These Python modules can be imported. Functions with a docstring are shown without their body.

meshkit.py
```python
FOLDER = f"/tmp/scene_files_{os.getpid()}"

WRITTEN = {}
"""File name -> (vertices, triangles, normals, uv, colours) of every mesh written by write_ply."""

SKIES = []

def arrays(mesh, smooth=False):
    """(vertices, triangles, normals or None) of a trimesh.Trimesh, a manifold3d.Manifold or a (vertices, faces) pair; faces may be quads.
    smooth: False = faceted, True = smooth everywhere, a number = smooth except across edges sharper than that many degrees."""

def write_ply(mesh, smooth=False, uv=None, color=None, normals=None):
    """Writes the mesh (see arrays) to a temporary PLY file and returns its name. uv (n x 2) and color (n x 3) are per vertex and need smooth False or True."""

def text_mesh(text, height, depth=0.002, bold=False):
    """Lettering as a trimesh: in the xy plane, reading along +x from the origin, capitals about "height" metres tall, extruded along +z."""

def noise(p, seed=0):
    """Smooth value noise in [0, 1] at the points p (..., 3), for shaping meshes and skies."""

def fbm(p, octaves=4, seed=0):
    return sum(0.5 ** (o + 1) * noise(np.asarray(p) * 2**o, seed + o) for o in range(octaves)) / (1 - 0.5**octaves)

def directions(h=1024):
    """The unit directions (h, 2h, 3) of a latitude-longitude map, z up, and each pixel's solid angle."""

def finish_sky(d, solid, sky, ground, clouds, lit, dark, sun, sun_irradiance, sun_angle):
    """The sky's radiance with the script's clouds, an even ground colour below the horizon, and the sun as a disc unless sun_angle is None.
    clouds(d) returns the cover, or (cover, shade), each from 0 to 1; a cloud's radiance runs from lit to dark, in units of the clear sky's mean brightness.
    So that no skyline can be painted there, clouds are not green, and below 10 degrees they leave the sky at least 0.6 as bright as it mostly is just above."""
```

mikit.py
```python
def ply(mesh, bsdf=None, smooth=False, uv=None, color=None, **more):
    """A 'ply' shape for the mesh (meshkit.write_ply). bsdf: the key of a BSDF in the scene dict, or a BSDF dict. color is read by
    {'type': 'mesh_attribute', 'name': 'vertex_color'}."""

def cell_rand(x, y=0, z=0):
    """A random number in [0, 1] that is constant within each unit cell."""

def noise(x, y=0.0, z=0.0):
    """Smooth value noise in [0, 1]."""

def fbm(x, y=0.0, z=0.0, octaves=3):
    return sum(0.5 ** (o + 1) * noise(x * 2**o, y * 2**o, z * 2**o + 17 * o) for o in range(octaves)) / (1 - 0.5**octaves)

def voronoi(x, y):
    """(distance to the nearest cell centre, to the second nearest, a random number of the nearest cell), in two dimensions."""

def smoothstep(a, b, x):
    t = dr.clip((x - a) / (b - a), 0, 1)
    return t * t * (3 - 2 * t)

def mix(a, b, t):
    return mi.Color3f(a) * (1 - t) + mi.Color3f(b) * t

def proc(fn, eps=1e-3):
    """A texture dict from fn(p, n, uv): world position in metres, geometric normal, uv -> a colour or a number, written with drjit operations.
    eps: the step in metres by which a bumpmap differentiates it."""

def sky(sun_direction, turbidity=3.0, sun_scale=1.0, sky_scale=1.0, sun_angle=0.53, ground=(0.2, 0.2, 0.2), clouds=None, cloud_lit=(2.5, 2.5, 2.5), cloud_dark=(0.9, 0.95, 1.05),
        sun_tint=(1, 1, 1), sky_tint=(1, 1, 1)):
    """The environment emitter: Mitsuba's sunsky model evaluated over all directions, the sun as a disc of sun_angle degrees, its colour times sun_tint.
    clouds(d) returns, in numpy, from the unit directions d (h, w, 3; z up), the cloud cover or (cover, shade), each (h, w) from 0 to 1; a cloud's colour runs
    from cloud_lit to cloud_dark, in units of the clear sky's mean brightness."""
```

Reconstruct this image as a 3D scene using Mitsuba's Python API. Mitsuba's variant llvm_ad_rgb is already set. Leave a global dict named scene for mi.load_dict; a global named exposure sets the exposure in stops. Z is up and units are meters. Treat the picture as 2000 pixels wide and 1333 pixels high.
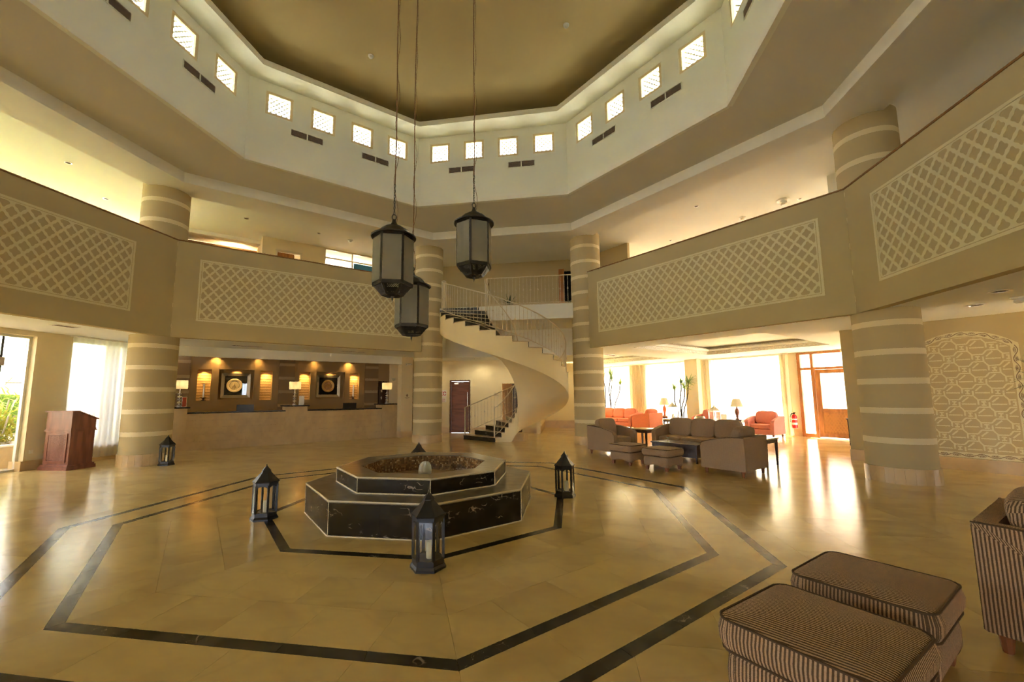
import math, random
import numpy as np, trimesh, manifold3d, shapely
import shapely.geometry as sg
import shapely.affinity as sa
import drjit as dr
import mitsuba as mi
import mikit, meshkit
T = mi.ScalarTransform4f
random.seed(7); rng = np.random.default_rng(7)
scene, labels = {}, {}
PI = math.pi
# ------------------------------------------------------------------ camera, sky, exposure
CAM = np.array([2.134, -6.065, 1.57]); FWD = np.array([-0.15758, 0.98094, 0.11395]); UPV = np.array([0.02530, -0.11110, 0.99349])
scene['camera'] = {'type': 'perspective', 'fov': 2 * math.degrees(math.atan(1000 / 818.2)), 'fov_axis': 'x', 'near_clip': 0.05, 'far_clip': 500.0,
                   'principal_point_offset_x': 0.00991, 'principal_point_offset_y': -0.00958,
                   'to_world': T().look_at(origin=CAM.tolist(), target=(CAM + FWD).tolist(), up=UPV.tolist())}
exposure = 5.72
def clouds(d):
    n = meshkit.fbm(d * np.array([3.0, 3.0, 6.0]), 4, 3)
    return np.clip(0.55 + (n - 0.5) * 1.2, 0, 1), np.clip((n - 0.45) * 1.0, 0, 0.4)
scene['sky'] = mikit.sky([0.10, 0.50, 0.86], turbidity=5.0, ground=(0.42, 0.40, 0.35), clouds=clouds, cloud_lit=(1.9, 1.85, 1.75), cloud_dark=(1.3, 1.3, 1.3), sun_angle=1.2, sky_tint=(0.93, 1.04, 1.18))
# ------------------------------------------------------------------ materials
def rgb(c): return {'type': 'rgb', 'value': list(map(float, c))}
def two(b): return {'type': 'twosided', 'bsdf': b}
def matte(name, c): scene[name] = two({'type': 'diffuse', 'reflectance': c if isinstance(c, dict) else rgb(c)})
def pr(name, c, rough=0.5, metal=0.0, spec=0.5, **k):
    scene[name] = two({'type': 'principled', 'base_color': c if isinstance(c, dict) else rgb(c), 'roughness': rough, 'metallic': metal, 'specular': spec, **k})
def mottled(c, amt=0.08, f=1.3, s=1.0):
    c = np.array(c, float)
    def fn(p, n, uv):
        v = mikit.fbm(p.x * f, p.y * f, p.z * f * s, 3) - 0.5
        return mi.Color3f(*(c * 1.0).tolist()) * (1 + amt * 2 * v)
    return mikit.proc(fn)
WHITE = (0.77, 0.77, 0.68)
matte('m_white', mottled(WHITE, 0.03)); matte('m_drum', mottled((0.77, 0.79, 0.69), 0.03, 0.7)); matte('m_soffit', (0.66, 0.65, 0.57)); matte('m_gceil', mottled((0.77, 0.78, 0.70), 0.03))
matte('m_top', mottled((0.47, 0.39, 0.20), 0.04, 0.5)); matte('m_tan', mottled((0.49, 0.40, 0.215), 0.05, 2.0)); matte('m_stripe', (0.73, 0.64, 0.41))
matte('m_fascia', mottled((0.47, 0.385, 0.20), 0.05, 1.5)); matte('m_lattice', mottled((0.66, 0.60, 0.38), 0.04, 3)); matte('m_cream', mottled((0.72, 0.62, 0.39), 0.03)); matte('m_hall', mottled((0.80, 0.69, 0.43), 0.03))
matte('m_recep', mottled((0.36, 0.255, 0.135), 0.05)); matte('m_recep2', (0.27, 0.19, 0.11)); matte('m_recepstripe', (0.42, 0.33, 0.21)); matte('m_nichelight', (0.62, 0.45, 0.24)); matte('m_nichedark', (0.42, 0.28, 0.13))
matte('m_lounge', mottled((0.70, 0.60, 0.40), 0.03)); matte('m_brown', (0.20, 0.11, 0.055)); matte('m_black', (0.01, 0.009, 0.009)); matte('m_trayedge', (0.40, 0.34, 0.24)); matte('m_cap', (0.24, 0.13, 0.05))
def marble_fn(c, dark, f=0.9):
    c, dark = list(map(float, c)), list(map(float, dark))
    def fn(p, n, uv):
        w = mikit.fbm(p.x * f, p.y * f, p.z * f, 3)
        v = mikit.fbm(p.x * 2.3 * f + w * 3, p.y * 4.1 * f - w * 2, p.z * 2.5, 4)
        g = mikit.fbm(p.x * 11, p.y * 23, p.z * 11, 2)
        vein = mikit.smoothstep(0.035, 0.0, dr.abs(mikit.fbm(p.x * 1.1 + w, p.y * 1.7 + w, p.z, 3) - 0.5))
        return mikit.mix(mikit.mix(c, dark, mikit.smoothstep(0.35, 0.75, v) * 0.55 + (g - 0.5) * 0.25), [x * 0.80 for x in dark], vein * 0.14)
    return mikit.proc(fn)
def wavy(p, n, uv): return 0.0011 * mikit.noise(p.x * 1.3, p.y * 1.3, 0.5) + 0.00028 * mikit.noise(p.x * 5.1, p.y * 5.1, 3.5)
wave = mikit.proc(wavy, 0.01)
def polished(name, c, alpha=0.03, bump=False, ior=1.55):
    b = {'type': 'roughplastic', 'diffuse_reflectance': c, 'int_ior': ior, 'alpha': alpha, 'nonlinear': True}
    if bump: b = {'type': 'bumpmap', 'arbitrary': wave, 'scale': 1.0, 'bsdf': b}
    scene[name] = two(b)
polished('m_floor', marble_fn((0.84, 0.72, 0.38), (0.70, 0.56, 0.26)), 0.035, True)
polished('m_floorb', marble_fn((0.81, 0.69, 0.355), (0.67, 0.53, 0.24), 1.1), 0.035, True)
matte('m_grout', (0.40, 0.29, 0.15))
polished('m_plinth', marble_fn((0.80, 0.66, 0.40), (0.66, 0.52, 0.29), 1.6), 0.12)
polished('m_beige', marble_fn((0.66, 0.55, 0.37), (0.54, 0.44, 0.28), 1.6), 0.06)
def dark_marble(base, vein, f=5.0, thr=0.035):
    def fn(p, n, uv):
        a = mikit.fbm(p.x * f, p.y * f, p.z * f, 3)
        w = mikit.fbm(p.x * f * 2.1 + 9, p.y * f * 2.1, p.z * f * 2.1, 3)
        line = mikit.smoothstep(thr, 0.0, dr.abs(mikit.noise(p.x * f * 3 + w * 4, p.y * f * 3 - w * 4, p.z * f * 3.3) - 0.5))
        gate = mikit.smoothstep(0.56, 0.70, mikit.noise(p.x * f * 1.3 + 31, p.y * f * 1.3, p.z * f * 1.6)) * mikit.smoothstep(0.45, 0.6, w)
        fog = mikit.smoothstep(0.45, 0.8, a)
        return mikit.mix(mikit.mix(base, [x * 2.2 for x in base], fog), vein, line * gate)
    return mikit.proc(fn)
polished('m_strip', dark_marble([0.035, 0.027, 0.017], [0.45, 0.38, 0.28], 4.0, 0.02), 0.035, True)
polished('m_darkmarble', dark_marble([0.018, 0.013, 0.009], [0.55, 0.47, 0.36], 5.0, 0.05), 0.04)
polished('m_greymarble', marble_fn((0.36, 0.31, 0.22), (0.26, 0.22, 0.155), 2.4), 0.05)
polished('m_riser', dark_marble([0.03, 0.024, 0.016], [0.3, 0.25, 0.18], 6.0, 0.03), 0.08)
polished('m_counter_top', dark_marble([0.03, 0.024, 0.02], [0.3, 0.26, 0.2], 8.0, 0.03), 0.06)
def wood_fn(c, d, ax='z', f=1.0):
    c, d = list(map(float, c)), list(map(float, d))
    def fn(p, n, uv):
        a, b2, g = (p.x, p.y, p.z) if ax == 'z' else (p.z, p.y, p.x)
        w = mikit.fbm(a * 14 * f, b2 * 14 * f, g * 1.6 * f, 3)
        return mikit.mix(c, d, mikit.smoothstep(0.3, 0.7, w))
    return mikit.proc(fn)
pr('m_redwood', wood_fn((0.20, 0.068, 0.040), (0.13, 0.042, 0.026)), 0.35); pr('m_redwood_pale', wood_fn((0.27, 0.13, 0.10), (0.20, 0.085, 0.06)), 0.35)
pr('m_redwood_in', (0.10, 0.036, 0.022), 0.5)
pr('m_orangewood', wood_fn((0.46, 0.185, 0.045), (0.34, 0.12, 0.026)), 0.35); pr('m_orangewood_fret', (0.58, 0.27, 0.07), 0.4); pr('m_doorwood', wood_fn((0.21, 0.075, 0.038), (0.15, 0.05, 0.026), 'x'), 0.4)
pr('m_darkwood', wood_fn((0.055, 0.026, 0.016), (0.035, 0.016, 0.010)), 0.3); pr('m_legwood', (0.22, 0.075, 0.03), 0.35)
pr('m_iron', (0.012, 0.010, 0.009), 0.42, 0.0, 0.6); pr('m_ironpaint', (0.010, 0.0085, 0.0075), 0.3, 0.0, 0.6); pr('m_rail', (0.62, 0.54, 0.36), 0.4); pr('m_chrome', (0.75, 0.73, 0.70), 0.22, 1.0); pr('m_silver', (0.46, 0.42, 0.34), 0.3, 0.9); pr('m_gold', (0.40, 0.27, 0.11), 0.35, 0.7)
pr('m_ventdark', (0.10, 0.075, 0.06), 0.6); pr('m_vent', (0.22, 0.165, 0.125), 0.5); pr('m_plastic', (0.75, 0.72, 0.62), 0.4); pr('m_red', (0.50, 0.015, 0.015), 0.3); pr('m_screen', (0.012, 0.012, 0.013), 0.2); pr('m_paper', (0.80, 0.78, 0.72), 0.7); pr('m_redpaper', (0.45, 0.06, 0.02), 0.6); pr('m_candle', (0.66, 0.62, 0.40), 0.5)
pr('m_alu', (0.62, 0.60, 0.52), 0.4, 0.2); pr('m_bluepaper', (0.05, 0.25, 0.42), 0.5)
scene['m_glass'] = {'type': 'thindielectric', 'int_ior': 1.5, 'ext_ior': 1.0}
scene['m_water'] = {'type': 'dielectric', 'int_ior': 1.33, 'ext_ior': 1.0}
scene['m_frost'] = {'type': 'principledthin', 'base_color': rgb((0.52, 0.52, 0.44)), 'roughness': 0.4, 'diff_trans': 0.9, 'spec_trans': 0.25}
def cloth(name, c, tr=1.1, st=0.0, rough=0.6): scene[name] = {'type': 'principledthin', 'base_color': rgb(c), 'roughness': rough, 'diff_trans': tr, 'spec_trans': st}
cloth('m_sheer', (0.92, 0.93, 0.88), 1.0, 0.42, 0.12); cloth('m_curtain', (0.93, 0.93, 0.80), 1.7); cloth('m_drape', (0.66, 0.57, 0.38), 0.35); cloth('m_shade', (0.82, 0.76, 0.56), 0.9); cloth('m_shade2', (0.52, 0.47, 0.32), 0.5)
def leafmat(name, c): scene[name] = {'type': 'principledthin', 'base_color': rgb(c), 'roughness': 0.4, 'diff_trans': 0.7}
leafmat('m_leaf', (0.16, 0.26, 0.055)); leafmat('m_leafb', (0.30, 0.42, 0.06)); leafmat('m_leafd', (0.05, 0.07, 0.03)); leafmat('m_leafy', (0.48, 0.46, 0.09))
matte('m_hedge', mottled((0.12, 0.20, 0.045), 0.5, 8)); matte('m_lawn', mottled((0.30, 0.42, 0.10), 0.2, 3)); matte('m_soil', mottled((0.42, 0.36, 0.28), 0.3, 6)); matte('m_paving', mottled((0.62, 0.58, 0.50), 0.06)); matte('m_ext', mottled((0.78, 0.74, 0.66), 0.04)); matte('m_stem', (0.05, 0.04, 0.03)); matte('m_bark', (0.55, 0.50, 0.42)); matte('m_stone', mottled((0.55, 0.52, 0.48), 0.2, 9))
def fabric(name, c, amt=0.25):
    c = list(map(float, c))
    def fn(p, n, uv):
        t = p.x * -n.y + p.y * n.x
        s = dr.select(dr.abs(n.z) > 0.7, p.x + p.y * 0.7, t)
        k = 0.5 + 0.5 * dr.sin(s * (2 * PI / 0.020))
        return mi.Color3f(*c) * (1 - amt * k) * (0.94 + 0.12 * mikit.noise(p.x * 90, p.y * 90, p.z * 90))
    scene[name] = two({'type': 'principled', 'base_color': mikit.proc(fn), 'roughness': 0.85, 'sheen': 0.5, 'specular': 0.15})
fabric('m_brownfab', (0.36, 0.25, 0.155), 0.16); fabric('m_pinkfab', (0.58, 0.20, 0.14), 0.10); fabric('m_orangefab', (0.58, 0.17, 0.085), 0.10)
pr('m_piping', (0.09, 0.055, 0.03), 0.8, 0, 0.1)
def stripefab(name, e):
    e = np.array(e, float); e /= np.linalg.norm(e)
    def fn(p, n, uv):
        nn = dr.maximum(dr.sqrt(n.x * n.x + n.y * n.y), 1e-4)
        t = (p.x * -n.y + p.y * n.x) / nn
        s = dr.select(n.z > 0.75, p.x * float(e[0]) + p.y * float(e[1]), t)
        k = mikit.smoothstep(-0.35, 0.35, dr.sin(s * (2 * PI / 0.0178)))
        g = 0.9 + 0.2 * mikit.noise(p.x * 160, p.y * 160, p.z * 160)
        return mikit.mix([0.10, 0.06, 0.032], [0.43, 0.285, 0.17], k) * g
    scene[name] = two({'type': 'principled', 'base_color': mikit.proc(fn), 'roughness': 0.8, 'sheen': 0.4, 'specular': 0.15})
stripefab('m_stripe_a', (0.65, 0.76)); stripefab('m_stripe_b', (0.67, 0.74))
# ------------------------------------------------------------------ mesh helpers
def box(x0, x1, y0, y1, z0, z1):
    return trimesh.creation.box(bounds=[[min(x0, x1), min(y0, y1), min(z0, z1)], [max(x0, x1), max(y0, y1), max(z0, z1)]])
def cat(*ms):
    ms = [m for g in ms for m in (g if isinstance(g, (list, tuple)) else [g])]
    return trimesh.util.concatenate(ms) if len(ms) > 1 else ms[0]
def tf(m, M): m = m.copy(); m.apply_transform(M); return m
def mat(cols, o=(0, 0, 0)):
    M = np.eye(4); M[:3, 0], M[:3, 1], M[:3, 2], M[:3, 3] = *cols, o; return M
def place(x, y, z=0.0, deg=0.0):
    a = math.radians(deg); return mat(([math.cos(a), math.sin(a), 0], [-math.sin(a), math.cos(a), 0], [0, 0, 1]), (x, y, z))
def faceM(a, d):
    """local (u right, v up, w towards the atrium) on the vertical plane with outward normal angle a at distance d"""
    r = math.radians(a); n = np.array([math.cos(r), math.sin(r), 0]); t = np.array([math.sin(r), -math.cos(r), 0])
    return mat((t, [0, 0, 1], -n), n * d)
def fp(a, d, u, z=0.0):
    r = math.radians(a); return np.array([math.cos(r) * d + math.sin(r) * u, math.sin(r) * d - math.cos(r) * u, z])
def on(m, a, d): return tf(m, faceM(a, d))
def ext(poly, h, z0=0.0):
    ms = [trimesh.creation.extrude_polygon(g, h, engine='earcut') for g in getattr(poly, 'geoms', [poly]) if g.area > 1e-7]
    m = cat(ms); m.apply_translation([0, 0, z0]); return m
def rect(a, b, c, d): return sg.box(a, b, c, d)
def holed(outer, holes): return sg.Polygon(outer.exterior.coords).difference(shapely.union_all(holes))
def rbox(sx, sy, sz, r, seg=10):
    s = manifold3d.Manifold.sphere(r, seg)
    pts = [s.translate([x, y, z]) for x in (-sx / 2 + r, sx / 2 - r) for y in (-sy / 2 + r, sy / 2 - r) for z in (-sz / 2 + r, sz / 2 - r)]
    m = manifold3d.Manifold.batch_hull(pts).to_mesh()
    return trimesh.Trimesh(np.array(m.vert_properties[:, :3]), np.array(m.tri_verts), process=True)
def shift(m, x, y, z): m = m.copy(); m.apply_translation([x, y, z]); return m
def lathe(prof, n=24, rot0=0.0):
    pr_ = np.array(prof, float); k = len(pr_); a = rot0 + np.arange(n) * 2 * PI / n
    v = np.stack([np.outer(np.cos(a), pr_[:, 0]), np.outer(np.sin(a), pr_[:, 0]), np.tile(pr_[:, 1], (n, 1))], -1).reshape(-1, 3); f = []
    for i in range(n):
        j = (i + 1) % n
        for q in range(k - 1):
            A, B, Cc, D = i * k + q, j * k + q, j * k + q + 1, i * k + q + 1
            f += [[A, B, Cc], [A, Cc, D]]
    return trimesh.Trimesh(v, f, process=True)
def tube(pts, r, n=6, closed=False):
    P = np.array(pts, float); k = len(P); R = np.broadcast_to(np.asarray(r, float), (k,))
    tn = np.gradient(P, axis=0) if not closed else np.roll(P, -1, 0) - np.roll(P, 1, 0)
    tn /= np.linalg.norm(tn, axis=1, keepdims=True) + 1e-12
    ref = np.array([0, 0, 1.0]) if abs(tn[0][2]) < 0.9 else np.array([1.0, 0, 0]); V = []
    for i in range(k):
        ref = ref - tn[i] * (ref @ tn[i]); ref /= np.linalg.norm(ref) + 1e-12; b = np.cross(tn[i], ref)
        for q in range(n):
            a = 2 * PI * q / n; V.append(P[i] + R[i] * (math.cos(a) * ref + math.sin(a) * b))
    F = []
    for i in range(k if closed else k - 1):
        j = (i + 1) % k
        for q in range(n):
            s = (q + 1) % n; F += [[i * n + q, j * n + s, j * n + q], [i * n + q, i * n + s, j * n + s]]
    if not closed:
        for q in range(1, n - 1): F += [[0, q + 1, q], [(k - 1) * n, (k - 1) * n + q, (k - 1) * n + q + 1]]
    m = trimesh.Trimesh(np.array(V), F, process=False); m.fix_normals(); return m
def bar(a, b, r, n=6): return tube([a, b], r, n)
def hullpts(pts):
    return trimesh.convex.convex_hull(np.array(pts, float))
def frustum(n, r0, r1, z0, z1, rot0=0.0): return lathe([(0, z0), (r0, z0), (r1, z1), (0, z1)], n, rot0)
# ------------------------------------------------------------------ naming
used = {}
def key(name, parent=None):
    base = (parent + '__' if parent else '') + name
    if base not in used: used[base] = 0; return base
    used[base] += 1; return f'{base}_{used[base]:03d}'
def obj(name, mesh, m, parent=None, smooth=False, **k):
    kk = key(name, parent); scene[kk] = mikit.ply(mesh, m, smooth, **k); return kk
def thing(name, label=None, cat_=None, group=None):
    k = key(name)
    if label: tag(k, label, cat_, group)
    return k
def tag(k, label=None, cat_=None, group=None, kind=None):
    labels[k] = {a: b for a, b in (('label', label), ('category', cat_), ('group', group), ('kind', kind)) if b}
    return k
def struct(name, mesh, m, label=None, smooth=False, parent=None):
    k = obj(name, mesh, m, parent, smooth)
    if not parent: tag(k, label, None, None, 'structure')
    return k
def dup(root, M, label=None, group=None, mats=None):
    """a copy of a thing with copies of its parts, moved by M (relative to the source's own place)"""
    base = root.rsplit('_', 1)[0] if root[-3:].isdigit() else root
    r = key(base); L = labels[root]
    tag(r, label or L['label'], L.get('category'), group or L.get('group'))
    for k in [k for k in scene if k == root or k.startswith(root + '__')]:
        d = dict(scene[k]); d['to_world'] = T(np.asarray(M, float)) @ d.get('to_world', T()); scene[r + k[len(root):]] = d
        if k in labels and k != root: labels[r + k[len(root):]] = labels[k]
    return r
def window_frame(u0, u1, v0, v1, wd, dp): # rectangular frame in (u, v), wd wide, dp deep
    return ext(holed(rect(u0, v0, u1, v1), [rect(u0 + wd, v0 + wd, u1 - wd, v1 - wd)]), dp)
def sheet(u0, u1, v0, v1, amp, wl, n=None, seed=0, gather=0.0):
    """a hanging cloth in (u, v, w) with folds"""
    n = n or max(24, int(abs(u1 - u0) / wl * 10)); r = np.random.default_rng(seed); us = np.linspace(u0, u1, n)
    ph = np.cumsum(1 + 0.35 * r.standard_normal(n).cumsum() / np.sqrt(np.arange(1, n + 1))) * (abs(u1 - u0) / n) / wl * 2 * PI
    am = amp * (0.7 + 0.5 * meshkit.noise(np.stack([us * 2, us * 0, us * 0], 1), seed)); V, F = [], []
    vs = np.linspace(v1, v0, 8)
    for j, v in enumerate(vs):
        k = 0.55 + 0.45 * j / 7
        for i, u in enumerate(us): V.append([u + 0.006 * math.sin(3 * v + i), v, am[i] * k * math.sin(ph[i] + 0.25 * math.sin(v * 1.3))])
    for j in range(7):
        for i in range(n - 1):
            a = j * n + i; F += [[a, a + n, a + 1], [a + 1, a + n, a + n + 1]]
    return trimesh.Trimesh(np.array(V), F, process=False)
# ================================================================== STRUCTURE
def octa(dw, dn):
    """octagon whose axis-aligned sides lie at dn and whose diagonal sides lie at dw"""
    k = dw * math.sqrt(2) - dn
    return sg.Polygon([(dn, -k), (dn, k), (k, dn), (-k, dn), (-dn, k), (-dn, -k), (-k, -dn), (k, -dn)])
def reg(R): return sg.Polygon([(R * math.cos(math.radians(22.5 + 45 * k)), R * math.sin(math.radians(22.5 + 45 * k))) for k in range(8)])
def half(a, d, big=60):
    r = math.radians(a); n = np.array([math.cos(r), math.sin(r)]); t = np.array([n[1], -n[0]])
    return sg.Polygon([n * d + t * big, n * d - t * big, n * (d - 2 * big) - t * big, n * (d - 2 * big) + t * big])
def strip45(a, d0, d1, u0, u1): return sg.Polygon([fp(a, d, u)[:2] for d, u in ((d0, u0), (d0, u1), (d1, u1), (d1, u0))])
ZC, ZB, ZP, ZG = 3.09, 3.064, 5.552, 4.62       # lower ceiling, parapet bottom, parapet top, gallery floor
DW, DN, CRAD, CR_ = 7.239, 7.53, 0.4926, 8.4806
DRUM, COVE = 5.8055, 5.1923
room = sg.box(-9.95, -14, 15, 22).intersection(half(45, 15.45)).intersection(half(135, 12.45).union(sg.box(-6.2, 8, 9, 22)))
well = octa(DW + 0.10, DN + 0.10)
# ---- floor: bed, marble tiles laid sector by sector inside the octagon, square grid outside it, dark strips
struct('floor', ext(room.union(sg.box(-10.2, -2.7, -9.9, 1.5)), 0.25, -0.262), 'm_grout', 'polished cream marble floor with dark octagonal strips around the fountain')
S1, S2, S3 = (2.054, 2.161), (3.722, 3.831), (4.271, 4.385)
bevel = 0.0012
def tile(poly): return ext(poly, 0.012, -0.012)
cam2 = CAM[:2]; fw2 = FWD[:2] / np.linalg.norm(FWD[:2])
def seen(c):
    v = np.array(c) - cam2; f = v @ fw2; s = v @ np.array([fw2[1], -fw2[0]])
    return f > 0.8 and abs(s) < 1.35 * f + 0.6
tiles = []
def ring_cells(Rin, Rout, rows, tw):
    for k in range(8):
        A0, A1 = math.radians(22.5 + 45 * k), math.radians(67.5 + 45 * k)
        for j in range(rows):
            r0, r1 = (Rin + (Rout - Rin) * q / rows for q in (j, j + 1))
            p = [np.array([r * math.cos(a), r * math.sin(a)]) for r, a in ((r0, A0), (r1, A0), (r1, A1), (r0, A1))]
            n = max(1, round(np.linalg.norm(p[2] - p[1]) / tw)); L = np.linalg.norm(p[2] - p[1]); t = (p[2] - p[1]) / L; m = (p[1] + p[2]) / 2
            out = m / np.linalg.norm(m)
            cell = sg.Polygon(p)
            for i in range(n):
                a, b = -L / 2 + L * i / n, -L / 2 + L * (i + 1) / n
                q = sg.Polygon([m + t * a + out * 0.05, m + t * b + out * 0.05, m + t * b - out * 9, m + t * a - out * 9]).intersection(cell)
                if q.area > 0.004: tiles.append(q.buffer(-bevel, join_style=2))
ring_cells(1.0, S1[0], 2, 0.62); ring_cells(S1[1], S2[0], 3, 0.62); ring_cells(S2[1], S3[0], 1, 0.9)
outside = room.difference(reg(S3[1]))
for i in range(-20, 26):
    for j in range(-26, 36):
        q = sg.box(i * 0.62, j * 0.62, i * 0.62 + 0.62, j * 0.62 + 0.62).intersection(outside)
        for g in getattr(q, 'geoms', [q]):
            if g.geom_type == 'Polygon' and g.area > 0.003: tiles.append(g.buffer(-bevel, join_style=2))
tiles = [t for t in tiles if t.geom_type == 'Polygon' and not t.is_empty]
rank = sorted(range(len(tiles)), key=lambda i: (not seen(tiles[i].centroid.coords[0]), np.hypot(*(np.array(tiles[i].centroid.coords[0]) - cam2))))
for n, i in enumerate(rank[:290]): obj('tile', tile(tiles[i]), 'm_floor' if (i * 7919) % 3 else 'm_floorb', 'floor')
rest = [tile(tiles[i]) for i in rank[290:]]
tag(obj('tile_field', cat(*rest), 'm_floor', 'floor'), None, None, None, 'stuff')
for (r0, r1), n in ((S1, 3), (S2, 5), (S3, 6)):
    for k in range(8):
        A0, A1 = math.radians(22.5 + 45 * k), math.radians(67.5 + 45 * k); c = lambda r, a: np.array([r * math.cos(a), r * math.sin(a)])
        for i in range(n):
            f0, f1 = i / n + 0.0006, (i + 1) / n - 0.0006
            q = sg.Polygon([c(r0, A0) * (1 - f0) + c(r0, A1) * f0, c(r1, A0) * (1 - f0) + c(r1, A1) * f0, c(r1, A0) * (1 - f1) + c(r1, A1) * f1, c(r0, A0) * (1 - f1) + c(r0, A1) * f1])
            obj('dark_strip', tile(q), 'm_strip', 'floor')
# ---- ground outside
struct('ground', box(-70, 70, -70, 70, -0.6, -0.30), 'm_paving', 'pale sunlit ground outside the lobby')
# ---- lower ceiling with tray recesses
tray1, tray2 = strip45(45, 8.65, 13.3, -2.72, 1.24), strip45(45, 10.95, 13.35, -9.6, -4.43)
stairvoid = sg.box(-2.75, 7.0, 2.75, 10.2)
lower = sg.box(-13, -13, 15, 22).intersection(half(45, 16.2)).intersection(half(135, 12.7).union(sg.box(-6.2, 8, 9, 22))).difference(sg.box(-20, -20, -10.9, 30)).difference(well).difference(stairvoid).difference(tray1).difference(tray2)
struct('ceiling_lower', ext(lower, 0.25, ZC), 'm_white', 'white plaster ceiling under the gallery')
for tr in (tray1, tray2):
    edge = tr.buffer(0.03, join_style=2).difference(tr)
    struct('ceiling_tray', ext(tr.buffer(0.03, join_style=2), 0.05, ZC + 0.30), 'm_white', 'raised tray recess in the lounge ceiling' if tr is tray1 else 'second raised tray recess in the lounge ceiling, by the plants')
    struct('trim_tray', ext(edge, 0.32, ZC + 0.002), 'm_trayedge', 'grey stepped edge of the lounge ceiling tray' if tr is tray1 else 'grey stepped edge of the ceiling tray by the plants')
    ledge = tr.difference(tr.buffer(-0.14, join_style=2))
    obj('ledge', ext(ledge, 0.06, ZC + 0.13), 'm_white', 'trim_tray' if tr is tray1 else 'trim_tray_001')
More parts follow.
